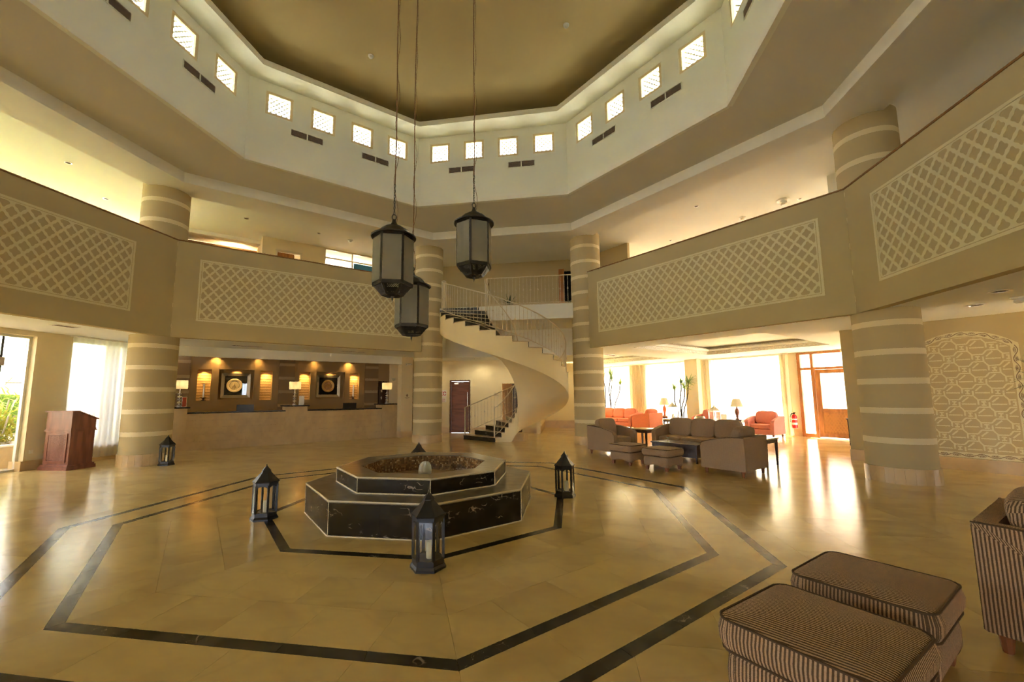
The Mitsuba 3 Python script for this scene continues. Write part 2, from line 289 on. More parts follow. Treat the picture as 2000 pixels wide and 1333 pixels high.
# ---- gallery floor, landing, parapets
galfloor = sg.box(-13, -13, 15, 22).intersection(half(45, 16.2)).difference(well).difference(stairvoid)
struct('floor_gallery', ext(galfloor, 0.14, ZG - 0.14), 'm_plinth', 'gallery floor behind the patterned balcony walls')
landing = sg.Polygon([(-2.75, 7.86), (-0.62, 7.80), (2.75, 7.83), (2.75, 10.2), (-2.75, 10.2)])
struct('floor_landing', ext(landing, 0.50, ZG - 0.50), 'm_white', 'cream edged upper landing at the head of the spiral staircase')
obj('nosing', ext(sg.Polygon([(-0.62, 7.78), (2.75, 7.81), (2.75, 7.9), (-0.62, 7.87)]), 0.03, ZG - 0.005), 'm_rail', 'floor_landing')
struct('wall_bulkhead', cat(box(-2.75, 2.75, 10.1, 10.25, ZC, ZG - 0.45), box(-2.9, -2.75, 7.7, 10.25, ZB, ZG), box(2.75, 2.9, 7.7, 10.25, ZB, ZG)), 'm_white', 'white bulkhead walls around the staircase opening')
NS = 'left right'
def motif(w, h):
    a = np.linspace(0, 2 * PI, 24, endpoint=False)
    r = 1 - 0.36 * (0.5 - 0.5 * np.cos(4 * a)) ** 0.8
    return sg.Polygon(np.stack([w * r * np.cos(a), h * r * np.sin(a)], 1))
MO = motif(0.084, 0.10)
def lattice(u0, u1, v0, v1):
    fieldr = rect(u0 + 0.075, v0 + 0.075, u1 - 0.075, v1 - 0.075); pu, pv = 0.2260, 0.2765; ms = []
    c0, r0 = (u0 + u1) / 2, (v0 + v1) / 2; nu, nv = int((u1 - u0) / pu) + 2, int((v1 - v0) / pv) + 2
    for i in range(-nu, nu + 1):
        for j in range(-nv, nv + 1):
            for o in (0, 0.5):
                m = sa.translate(MO, c0 + (i + o) * pu, r0 + (j + o) * pv)
                if m.intersects(fieldr):
                    q = m.intersection(fieldr)
                    if q.area > 4e-4: ms.append(q)
    groove = fieldr.buffer(0.032, join_style=2).difference(fieldr.buffer(0.020, join_style=2))
    return rect(u0, v0, u1, v1).difference(shapely.union_all(ms)).difference(groove)
PAR = {'reception': (135, DW, -3.42, 3.28, (-2.93, 2.93), 'tan balcony wall over the reception desk with cream lattice stencil'), 'lounge': (45, DW, -3.28, 3.42, (-2.90, 2.95), 'tan balcony wall over the lounge with cream lattice stencil'),
       'left': (180, DN, -2.73, 2.73, (-1.70, 1.70), 'tan balcony wall over the garden door with cream lattice stencil'), 'right': (0, DN, -2.73, 2.73, (-2.04, 2.04), 'tan balcony wall at the far right with cream lattice stencil'),
       'rear': (270, DN, -2.73, 2.73, None, None), 'rear_left': (225, DW, -3.42, 3.42, None, None), 'rear_right': (315, DW, -3.42, 3.42, None, None)}
for nm, (a, d, u0, u1, pan, lab) in PAR.items():
    k = struct('wall_balcony_' + nm, on(box(u0, u1, ZB, ZP - 0.03, -0.18, 0), a, d), 'm_fascia', lab or 'tan balcony wall behind the viewpoint')
    obj('cap', on(box(u0, u1, ZP - 0.03, ZP, -0.20, 0.018), a, d), 'm_cap', k)
    if pan: obj('lattice_panel', on(ext(lattice(pan[0], pan[1], 3.508, 5.118), 0.006, 0.0), a, d), 'm_lattice', k)
# ---- columns
CA = {'left': 180 - 18.963, 'stair_left': 90 + 18.963, 'stair_right': 90 - 18.963, 'right': 18.963}
CT = {'left': 'large round tan column with cream bands beside the wooden lectern', 'stair_left': 'round tan column with cream bands left of the spiral staircase', 'stair_right': 'round tan column with cream bands right of the spiral staircase', 'right': 'large round tan column with cream bands beside the arched stencil wall'}
COLP = {}
for nm, deg in CA.items():
    x, y = CR_ * math.cos(math.radians(deg)), CR_ * math.sin(math.radians(deg)); COLP[nm] = (x, y)
    c = thing('column', CT[nm], 'column')
    obj('shaft', shift(lathe([(CRAD, 0.0), (CRAD, 6.95)], 64), x, y, 0), 'm_tan', c, True)
    for n in range(12):
        z0 = 0.68 + 0.5221 * n
        obj('band', shift(lathe([(CRAD - 0.004, z0), (CRAD + 0.0015, z0), (CRAD + 0.0015, z0 + 0.105), (CRAD - 0.004, z0 + 0.105)], 64), x, y, 0), 'm_stripe', c, 30)
    for i in range(24):
        a0, a1 = 2 * PI * (i + 0.012) / 24, 2 * PI * (i + 0.988) / 24; aa = np.linspace(a0, a1, 4)
        q = sg.Polygon([(r * math.cos(a), r * math.sin(a)) for r, s in ((CRAD + 0.025, 1), (CRAD - 0.01, -1)) for a in aa[::s]])
        obj('plinth_tile', shift(ext(q, 0.268), x, y, 0), 'm_plinth', c)
    obj('plinth_core', shift(lathe([(CRAD + 0.018, 0), (CRAD + 0.018, 0.262), (CRAD - 0.01, 0.262)], 48), x, y, 0), 'm_grout', c, 30)
# ---- ring beam, soffit, drum
struct('ceiling_ring_beam', ext(octa(7.50, 8.06).difference(octa(6.644, 7.081)), 0.30, 6.829), 'm_white', 'white ring beam resting on the columns')
gout = sg.box(-12.8, -13, 15, 22).intersection(half(45, 16.2)).intersection(half(225, 13.5)).intersection(half(315, 13.5)).intersection(half(135, 13.5))
struct('ceiling_gallery', cat(ext(gout.difference(octa(7.48, 8.04)), 0.2, 7.15), ext(octa(7.6, 8.1).difference(reg(DRUM)), 0.15, 7.25)), 'm_gceil', 'pale ceiling above the gallery')
O1, O0 = np.array(reg(DRUM + 0.0).exterior.coords[:-1]), octa(6.66, 7.10)
bi = sorted(O0.exterior.coords[:-1], key=lambda p: math.atan2(p[1], p[0]) % (2 * PI)); o1 = sorted(O1.tolist(), key=lambda p: math.atan2(p[1], p[0]) % (2 * PI))
V = [(*p, 7.205) for p in o1] + [(*p, 7.086) for p in bi]; F = []
for i in range(8): j = (i + 1) % 8; F += [[i, j, 8 + j], [i, 8 + j, 8 + i]]
struct('ceiling_soffit', trimesh.Trimesh(np.array(V), F, process=False), 'm_soffit', 'beige soffit between the drum and the ring beam')
AP = DRUM * math.cos(PI / 8); HW = DRUM * math.sin(PI / 8); FN = {90: 'back', 135: 'back_left', 45: 'back_right', 180: 'left', 0: 'right', 225: 'rear_left', 315: 'rear_right', 270: 'rear'}
FD = {90: 'above the staircase', 135: 'above the reception balcony', 45: 'above the lounge balcony', 180: 'above the garden door balcony', 0: 'above the far right balcony'}
WU = (-1.545, -0.505, 0.525, 1.565); WZ0, WZ1 = 8.535, 9.145; OR4 = ('first', 'second', 'third', 'fourth')
wn = 0
for a, nm in FN.items():
    front = a in FD; holes = [rect(u - 0.305, WZ0, u + 0.305, WZ1) for u in WU]
    k = struct('wall_drum_' + nm, on(shift(ext(holed(rect(-HW, 7.2, HW, 9.9), holes), 0.26), 0, 0, -0.26), a, AP), 'm_drum', 'cream drum wall ' + FD.get(a, 'behind the viewpoint'))
    lp = HW - 0.012
    obj('lip', on(hullpts([(-lp, 7.2, 0), (lp, 7.2, 0), (-lp, 7.3, 0), (lp, 7.3, 0), (-lp, 7.2, 0.028), (lp, 7.2, 0.028), (-lp, 7.295, 0.024), (lp, 7.295, 0.024)]), a, AP), 'm_white', k)
    obj('eave', on(box(-HW - 0.3, HW + 0.3, 9.30, 9.42, -0.85, -0.26), a, AP), 'm_ext', k)
    for i, u in enumerate(WU):
        wn += 1; w = f'window_{wn}'; used[w] = 0
        if front: tag(w, f'{OR4[i]} small lattice window from the left on the drum wall {FD[a]}', None, None, 'structure')
        else: tag(w, 'small lattice window of the drum behind the viewpoint', None, 'drum windows behind the viewpoint', 'structure')
        obj('frame', on(shift(window_frame(u - 0.305, u + 0.305, WZ0, WZ1, 0.062, 0.05), 0, 0, -0.06), a, AP), 'm_cream', w)
        fr = rect(u - 0.243, WZ0 + 0.062, u + 0.243, WZ1 - 0.062); s = 0.121; ls = []
        for q in range(-8, 9):
            for sg_ in (1, -1): ls.append(sg.LineString([(u + q * s - 1, (WZ0 + WZ1) / 2 - sg_ * 1.0), (u + q * s + 1, (WZ0 + WZ1) / 2 + sg_ * 1.0)]))
        bars = shapely.union_all([l.buffer(0.0085) for l in ls])
        if front: bars = bars.union(shapely.union_all([sg.Point(u + i2 * s / 2, (WZ0 + WZ1) / 2 + j2 * s / 2).buffer(0.02, 2) for i2 in range(-6, 7) for j2 in range(-6, 7) if (i2 + j2) % 2 == 0]))
        obj('lattice', on(shift(ext(bars.intersection(fr), 0.02), 0, 0, -0.10), a, AP), 'm_drum', w)
        if front: obj('pane', on(ext(fr, 0.002, -0.14), a, AP) if False else on(trimesh.Trimesh([(u - .243, WZ0 + .06, -.14), (u + .243, WZ0 + .06, -.14), (u + .243, WZ1 - .06, -.14), (u - .243, WZ1 - .06, -.14)], [[0, 1, 2], [0, 2, 3]], process=False), a, AP), 'm_glass', w)
    if front:
        for i, u in enumerate((-0.88, 0.91)):
            v = thing('air_vent', f'twin air grille on the drum wall {FD[a]}, {"left" if i == 0 else "right"} one', 'air vent', 'drum wall air vents')
            obj('frame', on(ext(holed(rect(u - 0.39, 8.155, u + 0.39, 8.345), [rect(u - 0.378, 8.167, u - 0.014, 8.333), rect(u + 0.014, 8.167, u + 0.378, 8.333)]), 0.02), a, AP), 'm_drum', v)
            obj('backing', on(box(u - 0.37, u + 0.37, 8.165, 8.335, 0.0005, 0.003), a, AP), 'm_ventdark', v)
            obj('grille', on(cat(*[on_ for z in np.arange(8.18, 8.33, 0.022) for on_ in (box(u - 0.378, u - 0.014, z, z + 0.009, 0.004, 0.015), box(u + 0.014, u + 0.378, z, z + 0.009, 0.004, 0.015))]), a, AP), 'm_vent', v)
rC = COVE
struct('trim_cove', cat(ext(reg(DRUM).difference(reg(rC)), 0.06, 9.37), ext(reg(rC + 0.06).difference(reg(rC)), 0.12, 9.40)), 'm_drum', 'cream cove ledge below the dome ceiling')
struct('ceiling', ext(reg(DRUM + 0.28), 0.15, 9.80), 'm_top', 'flat golden brown ceiling of the drum')
struct('roof', ext(reg(DRUM + 0.95).difference(reg(DRUM + 0.2)), 0.12, 9.42), 'm_ext', 'roof edge over the drum')
# ---- left outer wall with glass door and curtain window
lw = shapely.union_all([rect(1.55, 0, 3.9, ZC), rect(-2.7, 2.98, 1.55, ZC), rect(-9, 0, -2.7, ZC)]).difference(rect(2.25, 0.42, 3.56, 3.0))
struct('wall_left', on(shift(ext(lw, 0.30), 0, 0, -0.30), 180, 9.75), 'm_cream', 'beige outer wall between the garden door and the sheer curtain')
struct('baseboard_left', on(cat(box(1.50, 2.27, 0, 0.21, -0.31, 0.02), box(2.27, 3.9, 0, 0.42, 0, 0.012)), 180, 9.75), 'm_plinth', 'marble baseboard on the left wall')
def casement(nm, a, d, u0, u1, z0, z1, mull, tr, label, mt='m_alu', wd=0.05, dp=0.06, off=-0.2):
    used[nm] = 0; tag(nm, label, None, None, 'structure'); fr = shift(window_frame(u0, u1, z0, z1, wd, dp), 0, 0, off)
    obj('frame', on(fr, a, d), mt, nm)
    for m_ in mull: obj('mullion', on(box(m_ - wd / 2, m_ + wd / 2, z0 + wd, z1 - wd, off, off + dp), a, d), mt, nm)
    if tr: obj('transom', on(box(u0 + wd, u1 - wd, tr - wd / 2, tr + wd / 2, off, off + dp), a, d), mt, nm)
    us = [u0] + list(mull) + [u1]; zs = [z0] + ([tr] if tr else []) + [z1]
    for i in range(len(us) - 1):
        for j in range(len(zs) - 1):
            A, B, Cc, D = us[i], us[i + 1], zs[j], zs[j + 1]; w = off + dp / 2
            obj('pane', on(trimesh.Trimesh([(A, Cc, w), (B, Cc, w), (B, D, w), (A, D, w)], [[0, 1, 2], [0, 2, 3]], process=False), a, d), 'm_glass', nm)
casement('door_1', 180, 9.75, -2.7, 1.55, 0.0, 2.98, (-1.3, 0.1), None, 'sliding glass garden door with white frame at the left edge')
casement('window_101', 180, 9.75, 2.25, 3.56, 0.42, 3.0, (), None, 'window behind the sheer curtain beside the column')
c = thing('sheer_curtain', 'white see-through sheer curtain hanging left of the large column', 'curtain')
obj('fabric', on(shift(sheet(2.17, 3.62, 0.10, 3.06, 0.022, 0.12, seed=3), 0, 0, 0.09), 180, 9.75), 'm_sheer', c, True)
obj('rail', on(box(2.12, 3.66, 3.055, 3.085, 0.06, 0.12), 180, 9.75), 'm_plastic', c)
# ---- reception alcove
NICHES = [(-2.82, -2.42), (-0.90, -0.50), (0.44, 0.85), (2.39, 2.78)]; RECS = [(-2.20, -1.10), (1.07, 2.18)]
wr = holed(rect(-4.9, 0, 4.55, ZC), [rect(a, 1.46, b, 2.57) for a, b in NICHES] + [rect(a, 1.50, b, 2.585) for a, b in RECS])
k = struct('wall_reception', on(shift(ext(wr, 0.22), 0, 0, -0.22), 135, 12.3), 'm_recep', 'brown reception back wall with lit niches')
obj('niche_back', on(box(-4.9, 4.55, 0, ZC, -0.26, -0.222), 135, 12.3), 'm_recep', k)
for a, b in NICHES:
    for i in range(11):
        z = 1.475 + i * 0.1; obj('niche_stripe', on(box(a + 0.002, b - 0.002, z, z + 0.048, -0.221, -0.214), 135, 12.3), 'm_nichelight', k)
    obj('niche_lining', on(box(a + 0.001, b - 0.001, 1.4605, 2.5695, -0.2215, -0.2185), 135, 12.3), 'm_nichedark', k)
for u0, u1 in ((-3.42, -3.03), (-0.285, 0.265), (3.01, 3.59)):
    p = obj('pilaster', on(box(u0, u1, 0, ZC - 0.001, 0.0005, 0.04), 135, 12.3), 'm_recep2', k)
    for n in range(5):
        z0 = 0.68 + 0.5221 * n; obj('band', on(box(u0, u1, z0, z0 + 0.105, 0.0405, 0.043), 135, 12.3), 'm_recepstripe', p)
struct('wall_reception_side', cat(on(box(4.42, 4.55, 0, ZC, 0, 2.55), 135, 12.3), on(box(-4.9, -4.75, 0, ZC, 0, 2.4), 135, 12.3)), 'm_recep', 'brown side walls closing the reception alcove')
struct('ceiling_band', on(box(-3.95, 3.56, 2.80, ZC + 0.001, 0.0, 0.18), 135, 9.75), 'm_white', 'white dropped band across the reception ceiling')
k = struct('wall_pier', on(box(3.56, 4.02, 0, ZC, 0, 0.38), 135, 9.95), 'm_cream', 'cream wall pier between the reception desk and the column')
obj('baseboard', on(box(3.55, 4.03, 0, 0.24, -0.0, 0.395), 135, 9.95), 'm_plinth', k)
# ---- staircase hall
hw = holed(rect(-7.2, 0, 0.75, ZC), [rect(-3.0, -1, -2.09, 2.25), rect(-0.73, -1, 0.15, 2.10)])
k = struct('wall_hall', on(shift(ext(hw, 0.2), 0, 0, -0.2), 90, 11.6), 'm_hall', 'cream hall wall behind the spiral staircase')
obj('baseboard', on(cat(box(-7.2, -3.05, 0, 0.24, 0, 0.012), box(-2.04, -0.78, 0, 0.24, 0, 0.012), box(0.2, 0.75, 0, 0.24, 0, 0.012)), 90, 11.6), 'm_plinth', k)
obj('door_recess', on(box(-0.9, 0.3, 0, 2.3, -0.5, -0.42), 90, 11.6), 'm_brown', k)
k = struct('wall_corridor', cat(box(0.75, 0.9, 11.4, 14.6, 0, ZC), box(0.75, 3.15, 14.5, 14.65, 0, ZC), box(3.0, 3.15, 9.9, 14.6, 0, ZC)), 'm_hall', 'cream corridor walls to the right of the staircase')
obj('baseboard', cat(box(0.9, 3.0, 14.485, 14.5, 0, 0.36), box(2.985, 3.0, 9.9, 14.48, 0, 0.3), box(0.9, 0.915, 11.4, 14.48, 0, 0.3)), 'm_plinth', k)
used['door_2'] = 0; tag('door_2', 'reddish wooden door in the hall left of the spiral staircase', None, None, 'structure')
obj('leaf', on(box(-2.94, -2.15, 0.01, 2.19, -0.10, -0.06), 90, 11.6), 'm_doorwood', 'door_2')
for i in range(8): obj('plank', on(box(-2.79, -2.16, 0.03 + i * 0.27, 0.03 + i * 0.27 + 0.262, -0.06, -0.05), 90, 11.6), 'm_doorwood', 'door_2')
obj('frame', on(shift(ext(holed(rect(-3.0, 0, -2.09, 2.25), [rect(-2.945, -1, -2.145, 2.195)]), 0.14), 0, 0, -0.12), 90, 11.6), 'm_redwood_in', 'door_2')
obj('handle', on(cat(box(-2.225, -2.195, 1.1, 1.72, -0.01, 0.02), box(-2.22, -2.20, 1.15, 1.18, -0.05, 0.0), box(-2.22, -2.20, 1.62, 1.65, -0.05, 0)), 90, 11.6), 'm_chrome', 'door_2')
obj('closer', on(cat(box(-2.80, -2.62, 2.07, 2.13, -0.05, 0.0), box(-2.7, -2.4, 2.135, 2.15, -0.03, -0.015)), 90, 11.6), 'm_chrome', 'door_2')
used['door_3'] = 0; tag('door_3', 'dark open doorway behind the staircase railing', None, None, 'structure')
obj('leaf', on(box(-0.30, 0.14, 0.01, 2.08, -0.30, -0.26), 90, 11.6), 'm_darkwood', 'door_3')
obj('frame', on(shift(ext(holed(rect(-0.76, 0, 0.18, 2.13), [rect(-0.71, -1, 0.13, 2.08)]), 0.1), 0, 0, -0.08), 90, 11.6), 'm_hall', 'door_3')
# ---- lounge outer wall, windows, curtains, entrance
WIN = [(-9.7, -7.70), (-6.95, -4.50), (-3.75, -0.80)]
lo = holed(rect(-12, 0, 9, ZC), [rect(a, 0.12, b, 2.98) for a, b in WIN] + [rect(-0.40, -1, 2.3, 3.06)])
struct('wall_lounge', on(shift(ext(lo, 0.25), 0, 0, -0.25), 45, 15.3), 'm_lounge', 'beige lounge outer wall around the curtained windows')
struct('baseboard_lounge', on(cat(box(-0.80, -0.40, 0, 0.26, 0, 0.012), box(-4.5, -3.75, 0, 0.12, 0, 0.012), box(-7.7, -6.95, 0, 0.12, 0, 0.012)), 45, 15.3), 'm_plinth', 'marble baseboard of the lounge wall')
for i, (a, b) in enumerate(WIN):
    casement(f'window_{201 + i}', 45, 15.3, a, b, 0.12, 2.98, ((a + b) / 2 + (0.1 if i == 2 else 0.3),), 2.68, ['lounge window behind the tall dracaena, left of the beige drape', 'lounge window between the beige drape and the square pier', 'lounge window behind the pink armchair, nearest the wooden entrance door'][i], 'm_alu', 0.06, 0.07)
CL = ['pale lounge curtain behind the tall dracaena', 'pale backlit lounge curtain behind the orange sofa and table lamp', 'pale backlit lounge curtain behind the two pink armchairs']
for i, (a, b) in enumerate(WIN):
    c = thing('lounge_curtain', CL[i], 'curtain')
    obj('fabric', on(shift(sheet(a - 0.02, b + 0.02, 0.03, 3.03, 0.035, 0.14, seed=11 + i), 0, 0, 0.08), 45, 15.3), 'm_curtain', c, True)
    obj('rail', on(box(a - 0.06, b + 0.06, 3.045, 3.085, 0.05, 0.11), 45, 15.3), 'm_plastic', c)
for a, b, lab in ((-7.80, -6.90, 'beige drape gathered between the two left lounge windows'), (-3.93, -3.66, 'narrow beige drape beside the square lounge pier'), (-0.92, -0.62, 'beige drape gathered at the right end of the lounge window, near the fire extinguisher')):
    c = thing('drape', lab, 'curtain'); obj('fabric', on(shift(sheet(a, b, 0.02, 3.04, 0.055, 0.15, 90, seed=int(-a * 10)), 0, 0, 0.19), 45, 15.3), 'm_drape', c, True)
    obj('rail', on(box(a, b, 3.045, 3.085, 0.16, 0.22), 45, 15.3), 'm_plastic', c)
k = struct('wall_lounge_pier', on(box(-4.52, -3.95, 0, ZC, 0.30, 0.62), 45, 15.3), 'm_lounge', 'square beige pier between the lounge windows')
used['door_4'] = 0; tag('door_4', 'orange wooden entrance doors with glass sidelight and fretwork panel', None, None, 'structure')
fr = shift(ext(holed(rect(-0.40, 0, 2.3, 3.06), [rect(-0.30, 0.12, 0.02, 2.42), rect(0.12, -1, 2.22, 2.42), rect(-0.30, 2.50, 0.02, 2.99), rect(0.10, 2.50, 2.22, 2.99)]), 0.14), 0, 0, -0.10)
obj('frame', on(fr, 45, 15.3), 'm_orangewood', 'door_4')
for u0 in (0.13, 1.19):
    lf = obj('leaf', on(shift(ext(holed(rect(u0, 0.025, u0 + 1.03, 2.41), [rect(u0 + 0.15, 1.02, u0 + 0.87, 2.28), rect(u0 + 0.14, 0.16, u0 + 0.88, 0.90)]), 0.06), 0, 0, -0.03), 45, 15.3), 'm_orangewood', 'door_4')
    obj('panel', on(box(u0 + 0.14, u0 + 0.88, 0.16, 0.90, -0.02, -0.01), 45, 15.3), 'm_orangewood', lf)
    cc, ls = (u0 + 0.51, 0.53), []
    for i in range(-4, 5):
        for j in range(-4, 5):
            x, y = cc[0] + i * 0.092 + (0.046 if j % 2 else 0), cc[1] + j * 0.08
            ls.append(sg.Point(x, y).buffer(0.052, 6).exterior.buffer(0.0065)); ls.append(sg.Point(x, y).buffer(0.02, 3).exterior.buffer(0.004))
    obj('fretwork', on(shift(ext(shapely.union_all(ls).intersection(rect(u0 + 0.15, 0.17, u0 + 0.87, 0.89)), 0.02), 0, 0, -0.010), 45, 15.3), 'm_orangewood_fret', lf)
    obj('pane', on(trimesh.Trimesh([(u0 + .15, 1.02, 0), (u0 + .87, 1.02, 0), (u0 + .87, 2.28, 0), (u0 + .15, 2.28, 0)], [[0, 1, 2], [0, 2, 3]], process=False), 45, 15.3), 'm_glass', lf)
    hx = u0 + (0.95 if u0 < 1 else 0.09)
    obj('handle', on(cat(box(hx - 0.015, hx + 0.015, 1.05, 1.60, 0.07, 0.09), box(hx - 0.01, hx + 0.01, 1.1, 1.13, 0.03, 0.08), box(hx - 0.01, hx + 0.01, 1.52, 1.55, 0.03, 0.08), box(hx - 0.03, hx + 0.03, 1.66, 1.80, 0.03, 0.04)), 45, 15.3), 'm_chrome', lf)
for (A, B, Cc, D) in ((-0.30, 0.02, 0.12, 2.42), (-0.30, 0.02, 2.50, 2.99), (0.10, 2.22, 2.50, 2.99)):
    obj('pane', on(trimesh.Trimesh([(A, Cc, -.03), (B, Cc, -.03), (B, D, -.03), (A, D, -.03)], [[0, 1, 2], [0, 2, 3]], process=False), 45, 15.3), 'm_glass', 'door_4')
# ---- right wall with the arched stencil panel
k = struct('wall_right', on(box(2.42, 8.2, 0, ZC, -0.35, 0), 45, 9.85), 'm_tan', 'tan wall at the right with the arched stencil panel')
obj('baseboard', on(cat(box(2.40, 8.2, 0, 0.245, 0, 0.012), box(2.40, 2.42, 0, 0.245, -0.35, 0.012)), 45, 9.85), 'm_plinth', k)
th = np.linspace(0.795, PI - 0.795, 24); AX, AR, AZ = 4.40, 1.03, 1.775
arch = sg.Polygon([(3.66, 0.26), (5.14, 0.26), (5.14, 2.50)] + [(AX + AR * math.cos(t), AZ + AR * math.sin(t)) for t in th[1:-1]] + [(3.66, 2.50)])
inner = arch.buffer(-0.105, join_style=2)
obj('stencil_border', on(ext(arch.difference(inner), 0.003), 45, 9.85), 'm_lattice', k)
vine = []
def vinepath(P0, P1, n, amp, f=None):
    P0, P1 = np.array(P0), np.array(P1); d = P1 - P0; nn = np.array([-d[1], d[0]]) / np.linalg.norm(d); s = np.linspace(0, 1, n * 12 + 1)
    pts = [P0 + d * t + nn * amp * math.sin(t * n * PI) for t in s]; vine.append(sg.LineString(pts).buffer(0.007))
    for i in range(n):
        c0 = P0 + d * ((i + 0.5) / n) - nn * amp * (0.25 if i % 2 == 0 else -0.25); L = np.linalg.norm(d) / n
        for o, w, h in ((0, 0.30, 0.10), (0, 0.16, 0.04)):
            e = sg.Polygon([c0 + d / np.linalg.norm(d) * L * w * math.cos(t) + nn * amp * 5 * h * math.sin(t) for t in np.linspace(0, 2 * PI, 12)])
            if e.is_valid: vine.append(e.exterior.buffer(0.0035))
vinepath((3.70, 0.312), (5.10, 0.312), 8, 0.030); vinepath((5.088, 0.36), (5.088, 2.46), 12, 0.030); vinepath((3.712, 0.36), (3.712, 2.46), 12, 0.030)
pa = [(AX + (AR - 0.052 + 0.030 * math.sin((t - 0.83) / (PI - 1.66) * 9 * PI)) * math.cos(t), AZ + (AR - 0.052 + 0.030 * math.sin((t - 0.83) / (PI - 1.66) * 9 * PI)) * math.sin(t)) for t in np.linspace(0.83, PI - 0.83, 120)]
vine.append(sg.LineString(pa).buffer(0.007))
for i in range(9):
    t = 0.83 + (i + 0.5) / 9 * (PI - 1.66); rr = AR - 0.052 - (0.01 if i % 2 == 0 else -0.01); e = sa.rotate(sa.scale(sg.Point(AX + rr * math.cos(t), AZ + rr * math.sin(t)).buffer(1, 4), 0.045, 0.014), math.degrees(t) + 90)
    vine += [e.exterior.buffer(0.0035), sa.scale(e, 0.5, 0.5).exterior.buffer(0.003)]
obj('stencil_vine', on(ext(shapely.union_all(vine).intersection(arch.difference(inner)), 0.0015, 0.003), 45, 9.85), 'm_recep2', k)
obj('stencil_ground', on(ext(inner, 0.0025), 45, 9.85), 'm_tan', k)
# interlocking fret: diagonal double bands joining square meander blocks
fr_ = []
def seg(*p): fr_.append(sg.LineString(p).buffer(0.0125, cap_style=2, join_style=2))
P_, Q_ = 0.40, 0.30
for i in range(-2, 6):
    for j in range(-2, 12):
        x, y = 3.6 + i * P_ + (P_ / 2 if j % 2 else 0), 0.22 + j * Q_ * 0.75; h = 0.072
        seg((x - h, y - h), (x + h, y - h), (x + h, y + h * 0.35)); seg((x + h, y + h), (x - h, y + h), (x - h, y - h * 0.35))
        seg((x - h * 0.45, y - h * 0.45), (x + h * 0.45, y - h * 0.45)); seg((x - h * 0.45, y + h * 0.45), (x + h * 0.45, y + h * 0.45)); seg((x, y - h * 0.45), (x, y + h * 0.45))
        seg((x + h, y + h), (x + P_ / 2 - h, y + Q_ * 0.75 - h)); seg((x + h + 0.04, y + h - 0.045), (x + P_ / 2 - h + 0.075, y + Q_ * 0.75 - h - 0.03))
        seg((x - h, y + h), (x - P_ / 2 + h, y + Q_ * 0.75 - h)); seg((x + h + 0.03, y - h * 0.2), (x + P_ - h - 0.03, y - h * 0.2))
obj('stencil_fret', on(ext(shapely.union_all(fr_).intersection(inner.buffer(-0.02)), 0.0012, 0.0025), 45, 9.85), 'm_lattice', k)
# ---- gallery walls
k = struct('wall_gallery_reception', on(shift(ext(holed(rect(-1.27, ZG, 5.0, 7.2), [rect(-0.86, ZG, 0.0, 6.76), rect(0.77, 5.5, 3.6, 7.14)]), 0.15), 0, 0, -0.15), 135, 10.4), 'm_cream', 'cream gallery wall above the reception with door and window')
casement('window_301', 135, 10.4, 0.77, 3.6, 5.5, 7.14, (1.80, 2.8), 6.80, 'glazed gallery window above the reception desk with posters', 'm_rail', 0.04, 0.06, -0.1)
obj('poster', on(box(1.86, 2.70, 6.2, 6.74, -0.05, -0.04), 135, 10.4), 'm_bluepaper', 'window_301')
used['door_5'] = 0; tag('door_5', 'orange brown gallery door above the reception desk', None, None, 'structure')
obj('leaf', on(box(-0.80, -0.25, ZG, 6.68, -0.10, -0.05), 135, 10.4), 'm_orangewood', 'door_5'); obj('frame', on(shift(ext(holed(rect(-0.86, ZG, 0.0, 6.76), [rect(-0.80, ZG - 1, -0.06, 6.70)]), 0.1), 0, 0, -0.06), 135, 10.4), 'm_rail', 'door_5')
struct('wall_gallery_room', cat(on(box(-1.27, 5.0, ZG, 7.2, -1.8, -1.7), 135, 10.4), on(box(4.9, 5.0, ZG, 7.2, -1.8, -0.15), 135, 10.4), on(box(-1.27, -1.15, ZG, 7.2, -1.8, -0.15), 135, 10.4)), 'm_cream', 'walls of the room behind the gallery window')
struct('wall_gallery_bar', cat(on(box(-3.6, -1.27, ZG, 7.12, -1.9, -1.8), 135, 10.4), on(box(-3.7, -3.6, ZG, 7.12, -1.9, -0.6), 135, 10.4)), 'm_brown', 'brown bar alcove in the gallery corner')
struct('trim_gallery_bar', on(box(-3.7, -1.27, 7.02, 7.16, -0.75, -0.6), 135, 10.4), 'm_white', 'white lintel over the brown bar alcove')
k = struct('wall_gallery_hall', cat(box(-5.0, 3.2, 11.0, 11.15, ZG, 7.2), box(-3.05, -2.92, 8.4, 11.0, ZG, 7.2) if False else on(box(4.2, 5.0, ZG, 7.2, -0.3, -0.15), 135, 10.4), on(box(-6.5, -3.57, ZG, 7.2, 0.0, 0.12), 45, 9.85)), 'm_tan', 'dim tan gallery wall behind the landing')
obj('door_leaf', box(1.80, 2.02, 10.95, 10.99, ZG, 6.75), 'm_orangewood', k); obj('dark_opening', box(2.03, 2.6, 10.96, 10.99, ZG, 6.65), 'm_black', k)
obj('wall_round', shift(tf(lathe([(0, 0), (0.085, 0), (0.085, 0.03), (0, 0.045)], 20), mat(([1, 0, 0], [0, 0, 1], [0, -1, 0]))), -1.22, 10.99, 6.27), 'm_brown', k)
struct('wall_gallery_right', cat(on(box(-0.0, 0.0 + 0.25, ZG, 7.2, -3.5, 0.0), 45, 10.1) if False else on(box(2.42, 2.66, ZG, 7.2, -3.6, 0.05), 45, 10.12), box(10.4, 10.55, -6, 5.2, ZG, 7.2)), 'm_gceil', 'dim gallery wall beside the right column')
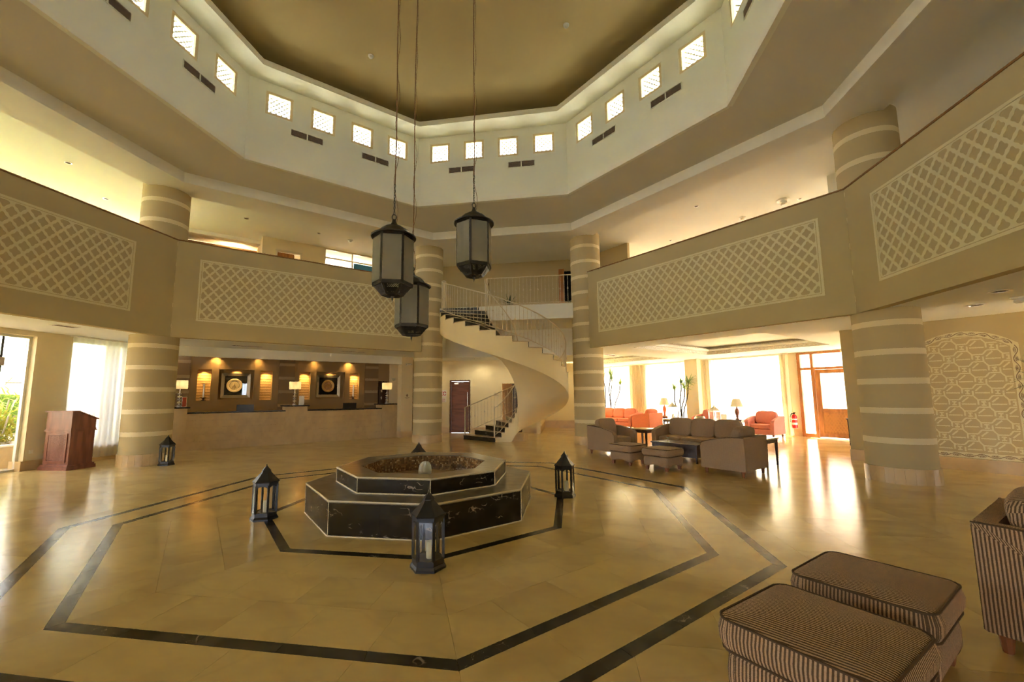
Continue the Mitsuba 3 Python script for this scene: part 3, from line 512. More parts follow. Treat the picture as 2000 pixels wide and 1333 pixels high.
def gwall(nm, a, d, u0, u1, us, lab, z0=5.45, z1=6.95, zb=ZG, zt=7.2, mt='m_gceil'):
    k = struct(nm, on(shift(ext(holed(rect(u0, zb, u1, zt), [rect(q0, z0, q1, z1) for q0, q1 in us]), 0.2), 0, 0, -0.2), a, d), mt, lab)
gwall('wall_gallery_left', 180, 12.6, -9, 7, [(i, i + 1.0) for i in np.arange(-8.2, 6, 1.5)], 'outer gallery wall with windows on the garden side')
gwall('wall_gallery_lounge', 45, 15.9, -10, 7, [(i, i + 1.0) for i in np.arange(-9.2, 6, 1.6)], 'outer gallery wall with windows on the lounge side')
for a_, nm_ in ((225, 'rear_left'), (315, 'rear_right'), (270, 'rear'), (0, 'far_right_upper')):
    gwall('wall_gallery_' + nm_, a_, 13.2, -8, 8, [(i, i + 0.7) for i in np.arange(-7, 6.5, 2.4)] if a_ in (225, 270) else [sg.Point(0, 0) and (90, 91)], 'outer gallery wall behind the viewpoint')
gwall('wall_rear', 270, 13.0, -9, 9, [(i, i + 1.2) for i in np.arange(-7, 6, 3.0)], 'ground floor wall behind the viewpoint', 0.5, 2.8, 0, ZC, 'm_cream')
gwall('wall_rear_left', 225, 12.9, -9, 9, [(i, i + 1.4) for i in np.arange(-7, 6, 2.6)], 'ground floor wall behind the viewpoint, left', 0.3, 2.9, 0, ZC, 'm_cream')
gwall('wall_rear_right', 315, 12.9, -9, 9, [(i, i + 1.2) for i in np.arange(-8, -1, 3.2)], 'ground floor wall behind the viewpoint, right', 0.5, 2.8, 0, ZC, 'm_cream')
struct('wall_far_right', box(10.3, 10.5, -9, 1.6, 0, ZC), 'm_tan', 'tan wall beyond the right edge of the view')
# ================================================================== SPIRAL STAIRCASE
from scipy.interpolate import PchipInterpolator as PI_
SC = np.array([-0.045, 7.86]); RZ = 0.165; NST = 28
oa = PI_([1, 2, 4, 17, 25, 28.0, 29], [504.4, 492.5, 467.8, 323.2, 221.0, 182.6, 172]); orr = PI_([1, 2, 4, 12, 29.0], [2.05, 1.93, 1.85, 2.137, 2.137])
ia = PI_([1, 2, 3, 4, 5, 6, 7, 17, 25, 28, 29.0], [500, 472, 456, 438, 422, 406, 390, 320, 221, 182.6, 174]); irr = PI_([1, 2, 4, 7, 20, 29.0], [0.46, 0.42, 0.42, 0.46, 0.52, 0.58])
def SO(n, dr_=0.0): a = np.radians(oa(n)); r = orr(n) + dr_; return SC + np.array([r * math.cos(a), r * math.sin(a)])
def SI(n, dr_=0.0): a = np.radians(ia(n)); r = irr(n) + dr_; return SC + np.array([r * math.cos(a), r * math.sin(a)])
st = thing('spiral_staircase', 'cream curved spiral staircase with dark risers rising from the hall to the gallery landing', 'staircase')
def zbot(n): return max(0.0, RZ * n - 0.80)
def zbo(n): return max(0.0, RZ * n - 0.76)
# body: stepped solid per step between n and n+1 with a helicoid underside
V, F = [], []
def quad(a, b, c, d):
    i = len(V); V.extend([a, b, c, d]); F.extend([[i, i + 1, i + 2], [i, i + 2, i + 3]])
p3 = lambda p, z: [p[0], p[1], z]
for s in range(1, NST):
    K = 5; zt = RZ * s - 0.001
    for q in range(K):
        a, b = s + q / K, s + (q + 1) / K
        Oa, Ob, Ia, Ib = SO(a), SO(b), SI(a), SI(b)
        quad(p3(Oa, zbo(a)), p3(Ob, zbo(b)), p3(Ob, zt), p3(Oa, zt)); quad(p3(Ib, zbot(b)), p3(Ia, zbot(a)), p3(Ia, zt), p3(Ib, zt))
        W = 6
        for w in range(W):
            f0, f1 = w / W, (w + 1) / W; L = lambda A, B, f, za, zb_: [*(A * (1 - f) + B * f), za * (1 - f) + zb_ * f]
            quad(L(Oa, Ia, f0, zbo(a), zbot(a)), L(Oa, Ia, f1, zbo(a), zbot(a)), L(Ob, Ib, f1, zbo(b), zbot(b)), L(Ob, Ib, f0, zbo(b), zbot(b)))
        quad(p3(Oa, zt), p3(Ob, zt), p3(Ib, zt), p3(Ia, zt))
    quad(p3(SO(s), zt - RZ), p3(SI(s), zt - RZ), p3(SI(s), zt), p3(SO(s), zt))
quad(p3(SO(NST), zbo(NST)), p3(SI(NST), zbot(NST)), p3(SI(NST), RZ * (NST - 1)), p3(SO(NST), RZ * (NST - 1)))
bm = trimesh.Trimesh(np.array(V), F, process=False); bm.merge_vertices(); bm.fix_normals()
obj('stringer_body', bm, 'm_hall', st, 35)
for s in range(1, NST + 1):
    a = [SO(s, 0.012), SO(s, 0.012), SI(s, -0.012), SI(s, -0.012)]; t = SO(s + 0.05) - SO(s); t2 = SI(s + 0.08) - SI(s); t /= np.linalg.norm(t) + 1e-9; t2 /= np.linalg.norm(t2) + 1e-9
    A, B = SO(s, 0.006), SI(s, -0.006); th_ = 0.014
    obj('riser', hullpts([p3(q, z) for q in (A - t * th_, B - t2 * th_, A - t * 0.001, B - t2 * 0.001) for z in (RZ * (s - 1) + 0.001, RZ * s - 0.022)]), 'm_riser', st)
    if s < NST:
        ks = np.linspace(s - 0.0, s + 1.0, 5); poly = sg.Polygon([SO(k, 0.014) for k in ks] + [SI(k, -0.014) for k in ks[::-1]]).buffer(0)
        nose = sg.Polygon([SO(s, 0.014), SI(s, -0.014), SI(s, -0.014) - t2 * 0.03, SO(s, 0.014) - t * 0.03]).buffer(0)
        obj('tread', ext(poly.union(nose).buffer(0.001), 0.022, RZ * s - 0.0215), 'm_beige', st)
obj('base_block', hullpts([[0.05, 8.42, 0], [0.50, 8.62, 0], [0.62, 8.95, 0], [0.2, 9.0, 0], [0.06, 8.42, 0.24], [0.51, 8.62, 0.27], [0.62, 8.95, 0.28], [0.2, 9.0, 0.26]]), 'm_plinth', st)
def railing(name, path, zs, label, posts, knob_every, parent, group=None, lower=True):
    """balusters along path points (already with base z), handrail 0.98 above, foot rail"""
    path = np.array(path); top = path + [0, 0, 0.98]
    r = obj(name, tube(top, 0.018, 8), 'm_rail', parent)
    obj('foot_rail', tube(path + [0, 0, 0.07], 0.011, 6), 'm_rail', r)
    for i in posts: obj('newel', tube([path[i], path[i] + [0, 0, 0.99]], 0.026, 8), 'm_rail', r)
    L = np.r_[0, np.cumsum(np.linalg.norm(np.diff(path[:, :2], axis=0), axis=1))]; n = int(L[-1] / 0.125)
    for q in range(1, n):
        d = L[-1] * q / n; P = np.array([np.interp(d, L, path[:, c]) for c in range(3)])
        m = tube([P + [0, 0, 0.07], P + [0, 0, 0.97]], 0.0075, 5)
        if q % knob_every == 0: m = cat(m, shift(lathe([(0, -0.045), (0.026, -0.012), (0.026, 0.012), (0, 0.045)], 8), *(P + [0, 0, 0.52])))
        obj('baluster', m, 'm_rail', r)
    return r
nn = np.linspace(1.0, 28.4, 150)
railing('outer_railing', [p3(SO(k, -0.05), RZ * min(k, 28)) for k in nn], None, None, (0, -1), 3, st)
nn = np.linspace(1.0, 28.2, 150)
railing('inner_railing', [p3(SI(k, 0.045), RZ * min(k, 28)) for k in nn], None, None, (0, -1), 3, st)
lr = thing('landing_railing', 'cream metal balustrade along the upper landing, left of the right stair column', 'railing')
LP = [[-0.60 + (2.40 + 0.60) * t, 7.84 + 0.02 * t, ZG + 0.0] for t in np.linspace(0, 1, 30)]
railing('rail', LP, None, None, (0, -1), 2, lr)
pl = thing('stair_post', 'cream post on the inner side of the left stair column, at the top of the railing', 'post'); obj('body', box(-2.235, -2.145, 8.02, 8.11, 3.95, 5.66), 'm_rail', pl); obj('wall_plate', box(-2.22, -2.16, 8.11, 8.15, 4.0, 5.6), 'm_rail', pl)
# ================================================================== FOUNTAIN
ft = thing('fountain', 'octagonal two tier fountain of dark veined marble in the centre of the lobby', 'fountain')
RB, RT, RPOOL, ZB1, ZT1 = 1.612, 1.218, 0.90, 0.394, 0.591
def octring(R0, R1): return reg(R0).difference(reg(R1))
obj('core', cat(ext(reg(RB - 0.022), ZB1 - 0.04, 0.0), ext(octring(RT - 0.022, RPOOL + 0.01), ZT1 - 0.03, 0.0)), 'm_grout', ft)
def side_panels(R, z0, z1, nm, m, n):
    for k in range(8):
        A0, A1 = math.radians(22.5 + 45 * k), math.radians(67.5 + 45 * k); c = lambda r, a: np.array([r * math.cos(a), r * math.sin(a)])
        p, q, p2, q2 = c(R, A0), c(R, A1), c(R - 0.02, A0), c(R - 0.02, A1)
        for i in range(n):
            f0, f1 = i / n + 0.0008, (i + 1) / n - 0.0008
            obj(nm, ext(sg.Polygon([p * (1 - f0) + q * f0, p * (1 - f1) + q * f1, p2 * (1 - f1) + q2 * f1, p2 * (1 - f0) + q2 * f0]), z1 - z0, z0), m, ft)
side_panels(RB, 0.012, ZB1 - 0.030, 'base_panel', 'm_darkmarble', 2); side_panels(RT, ZB1 + 0.012, ZT1 - 0.028, 'tier_panel', 'm_darkmarble', 2)
def slabs(R0, R1, z0, z1, nm):
    for k in range(8):
        A0, A1 = math.radians(22.5 + 45 * k) + 0.0006, math.radians(67.5 + 45 * k) - 0.0006; c = lambda r, a: (r * math.cos(a), r * math.sin(a))
        obj(nm, ext(sg.Polygon([c(R0, A0), c(R0, A1), c(R1, A1), c(R1, A0)]), z1 - z0, z0), 'm_greymarble', ft)
slabs(RB + 0.004, RT - 0.05, ZB1 - 0.028, ZB1, 'base_slab'); slabs(RT + 0.004, RPOOL, ZT1 - 0.026, ZT1, 'rim_slab')
for R, z, nm in ((RB, 0.0, 'base_trim'), (RT, ZB1, 'tier_trim')): obj(nm, ext(octring(R + 0.010, R - 0.02), 0.012, z), 'm_rail', ft)
for R, z, nm in ((RB, ZB1, 'base_edge'), (RT, ZT1, 'rim_edge')): obj(nm, ext(octring(R + 0.007, R - 0.006), 0.017, z - 0.016), 'm_rail', ft)
for k in range(8):
    a = math.radians(22.5 + 45 * k)
    for R_, z0_, z1_ in ((RB, 0.012, ZB1 - 0.016), (RT, ZB1 + 0.012, ZT1 - 0.016)): obj('corner_bead', tube([[(R_ + 0.001) * math.cos(a), (R_ + 0.001) * math.sin(a), z0_], [(R_ + 0.001) * math.cos(a), (R_ + 0.001) * math.sin(a), z1_]], 0.005, 6), 'm_rail', ft)
# mosaic lining of the basin: small square tiles of a few browns, one part (thousands of pieces)
mz = [[], [], [], []]
r_ = random.Random(5)
for k in range(8):
    A0, A1 = math.radians(22.5 + 45 * k), math.radians(67.5 + 45 * k); p, q = (np.array([RPOOL * math.cos(a), RPOOL * math.sin(a)]) for a in (A0, A1)); L = np.linalg.norm(q - p); t = (q - p) / L; inn = -(p + q) / np.linalg.norm(p + q); s = 0.0262; nn_ = int(L / s)
    for i in range(nn_):
        for j in range(9):
            x0, z0 = i * L / nn_, 0.34 + j * s; A = p + t * (x0 + 0.0012); B = p + t * (x0 + L / nn_ - 0.0012); d = inn * 0.004
            v = [[*A, z0], [*B, z0], [*B, z0 + s - 0.0024], [*A, z0 + s - 0.0024]]; v2 = [[*(A + d), z0], [*(B + d), z0], [*(B + d), z0 + s - 0.0024], [*(A + d), z0 + s - 0.0024]]
            mz[r_.choices(range(4), (30, 34, 22, 14))[0]].append(trimesh.Trimesh(v + v2, [[4, 6, 5], [4, 7, 6], [0, 4, 5], [0, 5, 1], [3, 2, 6], [3, 6, 7], [0, 3, 7], [0, 7, 4], [1, 5, 6], [1, 6, 2]], process=False))
for i, c in enumerate(((0.14, 0.07, 0.03), (0.24, 0.125, 0.045), (0.34, 0.21, 0.085), (0.55, 0.43, 0.25))):
    pr(f'm_mosaic{i}', c, 0.15); tag(obj('mosaic', cat(*mz[i]), f'm_mosaic{i}', ft), None, None, None, 'stuff')
obj('basin_floor', ext(reg(RPOOL + 0.02), 0.02, 0.33), 'm_brown', ft)
obj('basin_wall', ext(octring(RPOOL + 0.012, RPOOL - 0.001), 0.22, 0.34), 'm_brown', ft)
obj('water', shift(ext(reg(RPOOL - 0.006), 0.008, 0.40), 0, 0, 0), 'm_water', ft)
bp = []
for i in range(26):
    a = i * 2.399; h = 0.05 + 0.16 * r_.random(); rr = 0.035 + 0.045 * r_.random()
    bp.append(tube([[0.012 * math.cos(a), 0.012 * math.sin(a), 0.41], [rr * 0.6 * math.cos(a), rr * 0.6 * math.sin(a), 0.47 + h * 0.7], [rr * math.cos(a), rr * math.sin(a), 0.46 + h * 0.75], [rr * 1.15 * math.cos(a), rr * 1.15 * math.sin(a), 0.41]], [0.012, 0.012, 0.009, 0.013], 5))
dome = lathe([(0, 0.41), (0.092, 0.41), (0.096, 0.49), (0.084, 0.56), (0.05, 0.605), (0, 0.618)], 28); dome.vertices += 0.012 * (meshkit.noise(dome.vertices * 40, 2)[:, None] - 0.5)
pr('m_foam', (0.78, 0.78, 0.70), 0.25, 0, 0.6)
scene['m_spray'] = {'type': 'principledthin', 'base_color': rgb((0.9, 0.9, 0.82)), 'roughness': 0.2, 'diff_trans': 0.9, 'spec_trans': 0.45}
j = thing('water_jet', 'bubbling white water jet in the middle of the fountain', 'water jet'); obj('spray', dome, 'm_spray', j, True); obj('streams', cat(*bp), 'm_foam', j, True)
# ================================================================== FLOOR LANTERNS
def ngon(r, n=6, rot0=0.0): return sg.Polygon([(r * math.cos(rot0 + 2 * PI * i / n), r * math.sin(rot0 + 2 * PI * i / n)) for i in range(n)])
def floor_lantern():
    t = thing('floor_lantern', '-', 'lantern'); R = 0.150
    obj('base', cat(frustum(6, R + 0.020, R + 0.020, 0.0, 0.022), frustum(6, R + 0.016, R + 0.004, 0.022, 0.045), ext(ngon(R), 0.045, 0.044)), 'm_ironpaint', t)
    obj('top_rail', cat(ext(ngon(R + 0.002).difference(ngon(R - 0.022)), 0.035, 0.435), frustum(6, R + 0.016, R + 0.018, 0.468, 0.482)), 'm_ironpaint', t)
    obj('roof', lathe([(0, 0.480), (R + 0.012, 0.482), (R - 0.020, 0.515), (0.080, 0.570), (0.050, 0.605), (0.060, 0.607), (0.058, 0.613), (0.030, 0.645), (0.012, 0.668), (0, 0.668)], 6), 'm_ironpaint', t)
    obj('finial', lathe([(0, 0.664), (0.010, 0.668), (0.006, 0.675), (0.011, 0.683), (0, 0.694)], 8), 'm_ironpaint', t, True)
    ap = R * math.cos(PI / 6)
    for i in range(6):
        a = PI / 3 * i; obj('post', shift(tf(box(-0.012, 0.012, -0.012, 0.012, 0.088, 0.437), place(0, 0, 0, math.degrees(a))), (R - 0.010) * math.cos(a), (R - 0.010) * math.sin(a), 0), 'm_ironpaint', t)
        w = R / 2 - 0.01; arc = [( (w - 0.004) * math.cos(q), 0.385 + 0.040 * math.sin(q)) for q in np.linspace(0, PI, 12)]
        fr = rect(-w, 0.088, w, 0.437).difference(sg.Polygon([(-(w - 0.004), 0.095), (w - 0.004, 0.095)] + arc))
        obj('arch', tf(ext(fr, 0.008, -0.004), faceM(30 + 60 * i, ap - 0.006)), 'm_ironpaint', t)
        obj('pane', tf(trimesh.Trimesh([(-w, 0.09, -0.008), (w, 0.09, -0.008), (w, 0.43, -0.008), (-w, 0.43, -0.008)], [[0, 1, 2], [0, 2, 3]], process=False), faceM(30 + 60 * i, ap - 0.006)), 'm_glass', t)
    obj('candle', shift(cat(lathe([(0, 0.089), (0.036, 0.089), (0.036, 0.235), (0.030, 0.238), (0, 0.230)], 20), tube([[0, 0, 0.228], [0, 0, 0.245]], 0.0015, 5)), 0.02, -0.01, 0), 'm_candle', t, 40)
    return t
FL = [((0.80, -2.155), 8, 'black floor lantern with candle standing in front of the fountain'), ((-1.84, -0.96), 22, 'black floor lantern with candle left of the fountain, on the dark strip'), ((2.02, 0.76), 15, 'black floor lantern with candle right of the fountain'), ((-7.30, 2.66), 30, 'black floor lantern at the foot of the large left column'), ((-0.76, 1.80), 5, 'black floor lantern behind the fountain, only its pointed roof showing')]
l0 = floor_lantern()
for i, ((x, y), rt, lab) in enumerate(FL):
    if i: dup(l0, place(x, y, 0, rt), lab, 'black floor lanterns')
M0 = place(*FL[0][0], 0, FL[0][1])
for k in [k for k in scene if k.startswith(l0 + '__')]: scene[k] = {**scene[k], 'to_world': T(M0)}
tag(l0, FL[0][2], 'lantern', 'black floor lanterns')
# ================================================================== PENDANT LANTERNS
def diamond(u0, u1, v0, v1, su, sv, w, u2=None, u3=None):
    """lattice of diagonal bars within a trapezoid"""
    fr = sg.Polygon([(u0, v0), (u1, v0), (u3 if u3 is not None else u1, v1), (u2 if u2 is not None else u0, v1)]); ls = []; H = v1 - v0; k = su / sv
    for q in range(-40, 41):
        for s in (1, -1): ls.append(sg.LineString([(q * su - s * 3 * k, v0 - 3), (q * su + s * 3 * k, v0 + 3)]) if True else None)
    return shapely.union_all([l.intersection(fr.buffer(0.02)).buffer(w, cap_style=2) for l in ls if l.intersects(fr)]).intersection(fr)
def pendant():
    t = thing('pendant_lantern', '-', 'pendant lantern'); R, H0, H1 = 0.275, 0.20, 0.915
    obj('dome', lathe([(0.0, 1.20), (0.022, 1.19), (0.030, 1.15), (0.055, 1.105), (0.12, 1.075), (0.185, 1.03), (0.232, 0.965), (0.245, 0.945)], 32), 'm_iron', t, True)
    obj('rim', lathe([(0.235, 0.93), (0.315, 0.905), (0.322, 0.915), (0.320, 0.925), (0.25, 0.950), (0.235, 0.950)], 40), 'm_iron', t, 40)
    obj('top_ring', tube([[0.030 * math.cos(a), 0, 1.225 + 0.042 * math.sin(a)] for a in np.linspace(0, 2 * PI, 16, endpoint=False)], 0.008, 6, True), 'm_iron', t)
    ap = R * math.cos(PI / 6); w = R / 2
    obj('top_band', ext(ngon(R + 0.004).difference(ngon(R - 0.02)), 0.055, H1 - 0.045), 'm_iron', t); obj('lower_band', ext(ngon(R + 0.006).difference(ngon(R - 0.02)), 0.06, H0 - 0.02), 'm_iron', t)
    for i in range(6):
        a = PI / 3 * i
        obj('post', shift(tf(box(-0.022, 0.022, -0.020, 0.020, H0, H1), place(0, 0, 0, math.degrees(a))), (R - 0.012) * math.cos(a), (R - 0.012) * math.sin(a), 0), 'm_iron', t)
        obj('lattice', tf(ext(diamond(-w + 0.014, w - 0.014, H0 + 0.04, H1 - 0.045, 0.0285, 0.034, 0.0032), 0.005, -0.010), faceM(30 + 60 * i, ap)), 'm_iron', t)
        obj('glass', tf(trimesh.Trimesh([(-w + .01, H0 + .03, -.02), (w - .01, H0 + .03, -.02), (w - .01, H1 - .04, -.02), (-w + .01, H1 - .04, -.02)], [[0, 1, 2], [0, 2, 3]], process=False), faceM(30 + 60 * i, ap)), 'm_frost', t)
        R2 = 0.155; w2 = R2 / 2; ap2 = R2 * math.cos(PI / 6); sl = math.hypot(ap - ap2, H0 - 0.06)
        r = math.radians(30 + 60 * i); n = np.array([math.cos(r), math.sin(r), 0]); tt = np.array([math.sin(r), -math.cos(r), 0]); vv = (n * (ap - ap2) + np.array([0, 0, H0 - 0.06])) / sl; ww = np.cross(tt, vv)
        M = mat((tt, vv, ww), n * ap2 + np.array([0, 0, 0.06]))
        tr = sg.Polygon([(-w2, 0), (w2, 0), (w, sl), (-w, sl)]); inn = tr.buffer(-0.022, join_style=2)
        obj('lower_frame', tf(ext(tr.difference(inn), 0.008, -0.004), M), 'm_iron', t)
        obj('lower_lattice', tf(ext(diamond(-w2 + 0.01, w2 - 0.01, 0.016, sl - 0.016, 0.0285, 0.034, 0.003, -w + 0.02, w - 0.02).intersection(tr), 0.005, -0.003), M), 'm_iron', t)
    R2 = 0.155; fl_ = ngon(R2).difference(ngon(R2 - 0.022)); xs = []
    for q in range(-8, 9):
        for s in (1, -1): xs.append(sg.LineString([(q * 0.04 - 0.3, -s * 0.3), (q * 0.04 + 0.3, s * 0.3)]).buffer(0.003))
    obj('bottom', ext(fl_.union(shapely.union_all(xs).intersection(ngon(R2))).union(sg.Point(0, 0).buffer(0.03)), 0.010, 0.052), 'm_iron', t)
    obj('finial', lathe([(0, 0.055), (0.022, 0.05), (0.026, 0.035), (0.010, 0.022), (0.016, 0.008), (0.006, -0.015), (0, -0.055)], 12), 'm_iron', t, True)
    return t
PD = [((-0.330, -0.535), 2.94, 20, 'black pendant lantern hanging nearest over the fountain, in front of the lower one'), ((0.688, 0.215), 3.385, 32, 'black pendant lantern hanging highest and to the right'), ((-0.515, 0.686), 2.545, 12, 'lowest black pendant lantern, partly behind the nearest one')]
p0 = pendant(); pks = [p0] + [dup(p0, place(x, y, z, rt), lab, 'black pendant lanterns') for (x, y), z, rt, lab in PD[1:]]
for i, ((x, y), z, rt, lab) in enumerate(PD):
    pk = pks[i]
    top = z + 1.265; n_l = 11 ; lk = []
    for q in range(n_l):
        zc = top + 0.022 + q * 0.042; a = (q % 2) * PI / 2
        lk.append(tube([[0.012 * math.cos(s) * math.cos(a), 0.012 * math.cos(s) * math.sin(a), zc + 0.028 * math.sin(s)] for s in np.linspace(0, 2 * PI, 10, endpoint=False)], 0.0045, 4, True))
    obj('chain', shift(cat(*lk), x, y, 0), 'm_iron', pk)
    zt = top + n_l * 0.042
    sw = [[0.006 * math.sin(s * 9), 0.006 * math.cos(s * 7), zt + (9.80 - zt) * s] for s in np.linspace(0, 1, 40)]
    obj('cable', shift(tube(sw, 0.0085, 5), x, y, 0), 'm_brown', pk)
    wv = [[0.035 * math.sin(s * 40) * (1 - s) + 0.02, 0.02 * math.cos(s * 33) * (1 - s), z + 1.10 + (9.80 - z - 1.10) * s] for s in np.linspace(0, 1, 70)]
    wv = [[0.20, 0.05, z + 1.035], [0.10, 0.04, z + 1.09]] + wv
    obj('wire', shift(tube(wv, 0.0035, 4), x, y, 0), 'm_brown', pk)
    obj('canopy', shift(lathe([(0, 9.77), (0.05, 9.775), (0.06, 9.80), (0, 9.80)], 16), x, y, 0), 'm_iron', pk)
M0 = place(*PD[0][0], PD[0][1], PD[0][2])
for k in [k for k in scene if k.startswith(p0 + '__') and k.split('__')[1].rstrip('_0123456789') not in ('chain', 'cable', 'wire', 'canopy')]: scene[k] = {**scene[k], 'to_world': T(M0)}
tag(p0, PD[0][3], 'pendant lantern', 'black pendant lanterns')
# ================================================================== RECEPTION DESK AND WHAT STANDS ON IT
rd = thing('reception_desk', 'long cream marble reception desk with raised end and middle pillars', 'reception desk')
def on135(m): return on(m, 135, 10.05)
for u0, u1 in ((-3.0, -0.34), (0.34, 2.98)):
    obj('body', on135(box(u0, u1, 0, 1.09, -0.62, -0.012)), 'm_grout', rd)
    for r in range(5):
        z0, z1 = (0, 0.25, 0.46, 0.67, 0.88)[r] + 0.001, (0.25, 0.46, 0.67, 0.88, 1.09)[r] - 0.0015; n = 6 if r else 5; L = (u1 - u0) / n; o = 0.5 * L if r % 2 else 0
        e = [u0] + [u0 + o + L * i for i in range(1 - (o > 0), n) if u0 + 0.02 < u0 + o + L * i < u1 - 0.02] + [u1]
        for i in range(len(e) - 1): obj('marble_tile', on135(box(e[i] + 0.001, e[i + 1] - 0.001, z0, z1, -0.012, 0.004 if r == 0 else 0)), 'm_plinth', rd)
    obj('counter_top', on135(box(u0 + 0.001, u1 - 0.001, 1.09, 1.13, -0.66, 0.03)), 'm_counter_top', rd)
for u0, u1 in ((-3.68, -3.0), (-0.34, 0.34), (2.98, 3.66)):
    obj('pillar', on135(box(u0, u1, 0, 1.25, -0.66, 0.02)), 'm_plinth', rd); obj('pillar_foot', on135(box(u0 - 0.004, u1 + 0.004, 0, 0.245, -0.665, 0.028)), 'm_plinth', rd)
    obj('pillar_top', on135(box(u0 - 0.06, u1 + 0.06, 1.25, 1.29, -0.72, 0.07)), 'm_counter_top', rd)
def recep_lamp():
    t = thing('table_lamp', '-', 'lamp')
    obj('foot', lathe([(0, 0), (0.075, 0), (0.075, 0.015), (0.02, 0.022), (0, 0.022)], 20), 'm_chrome', t, 30)
    for i in range(5): obj('ring', lathe([(0, 0.024 + i * 0.088), (0.052, 0.026 + i * 0.088), (0.056, 0.050 + i * 0.088), (0.052, 0.074 + i * 0.088), (0, 0.076 + i * 0.088)], 20), 'm_silver' if i % 2 == 0 else 'm_stripe', t, True)
    obj('stem', lathe([(0.012, 0.02), (0.012, 0.62), (0, 0.62)], 10), 'm_chrome', t)
    obj('shade', lathe([(0.19, 0.555), (0.19, 0.815)], 36), 'm_shade', t, True)
    obj('bulb', shift(trimesh.creation.icosphere(2, 0.035), 0, 0, 0.68), 'm_plastic', t, True, emitter={'type': 'area', 'radiance': rgb((1.5, 1.05, 0.5))})
    return t
scene['m_lit'] = {'type': 'diffuse', 'reflectance': rgb((0.5, 0.4, 0.3))}
LU = [(-3.22, 'cream drum shade table lamp on the left end of the reception desk'), (-0.02, 'cream drum shade table lamp on the middle pillar of the reception desk'), (3.30, 'cream drum shade table lamp on the right end of the reception desk')]
rl = recep_lamp()
def put(root, P, deg, lab, group):
    M = place(*P, deg)
    for k in [k for k in scene if k.startswith(root + '__')]: scene[k] = {**scene[k], 'to_world': T(M) @ scene[k].get('to_world', T())}
    labels[root]['label'] = lab
    if group: labels[root]['group'] = group
src = {k: scene[k] for k in scene if k.startswith(rl + '__')}
for u, lab in LU[1:]:
    P = fp(135, 10.40, u, 1.29); dup(rl, place(*P, 0), lab, 'reception desk lamps')
put(rl, fp(135, 10.40, LU[0][0], 1.29), 0, LU[0][1], 'reception desk lamps')
def card(nm, u0, u1, z0, z1, m1, m2, lab):
    t = thing(nm, lab, 'sign card'); obj('board', on(box(u0, u1, z0, z1, -0.01, 0), 135, 10.22), m2, t); obj('print', on(box(u0 + 0.012, u1 - 0.012, z0 + 0.014, z1 - 0.014, 0, 0.001), 135, 10.22), m1, t)
    obj('stand', on(box(u0, u1, z0, z0 + 0.008, -0.08, 0.01), 135, 10.22), m2, t)
card('display_card', -3.15, -3.03, 1.29, 1.60, 'm_redpaper', 'm_plastic', 'small red card in a white stand on the left end of the reception desk')
card('display_card', 0.09, 0.26, 1.29, 1.61, 'm_paper', 'm_alu', 'white information card beside the middle desk lamp')
for u, lab in ((-1.47, 'black computer monitor behind the left part of the reception desk'), (1.92, 'black computer monitor behind the right part of the reception desk')):
    t = thing('monitor', lab, 'monitor', 'reception monitors'); obj('panel', on(box(u - 0.245, u + 0.245, 1.03, 1.335, -0.03, 0), 135, 10.55), 'm_screen', t); obj('stand', on(cat(box(u - 0.03, u + 0.03, 0.80, 1.06, -0.05, -0.03), box(u - 0.12, u + 0.12, 0.79, 0.81, -0.14, 0.06)), 135, 10.55), 'm_screen', t)
    obj('badge', on(lathe([(0, 0), (0.016, 0), (0.016, 0.002), (0, 0.002)], 12).apply_translation([u, 1.15, 0]), 135, 10.55), 'm_ventdark', t)
obj('work_top', on(box(-3.0, 2.9, 0.76, 0.79, -1.3, -0.66), 135, 10.05), 'm_darkwood', rd); obj('work_top_support', on(box(-3.0, 2.9, 0, 0.76, -0.70, -0.67), 135, 10.05), 'm_darkwood', rd)
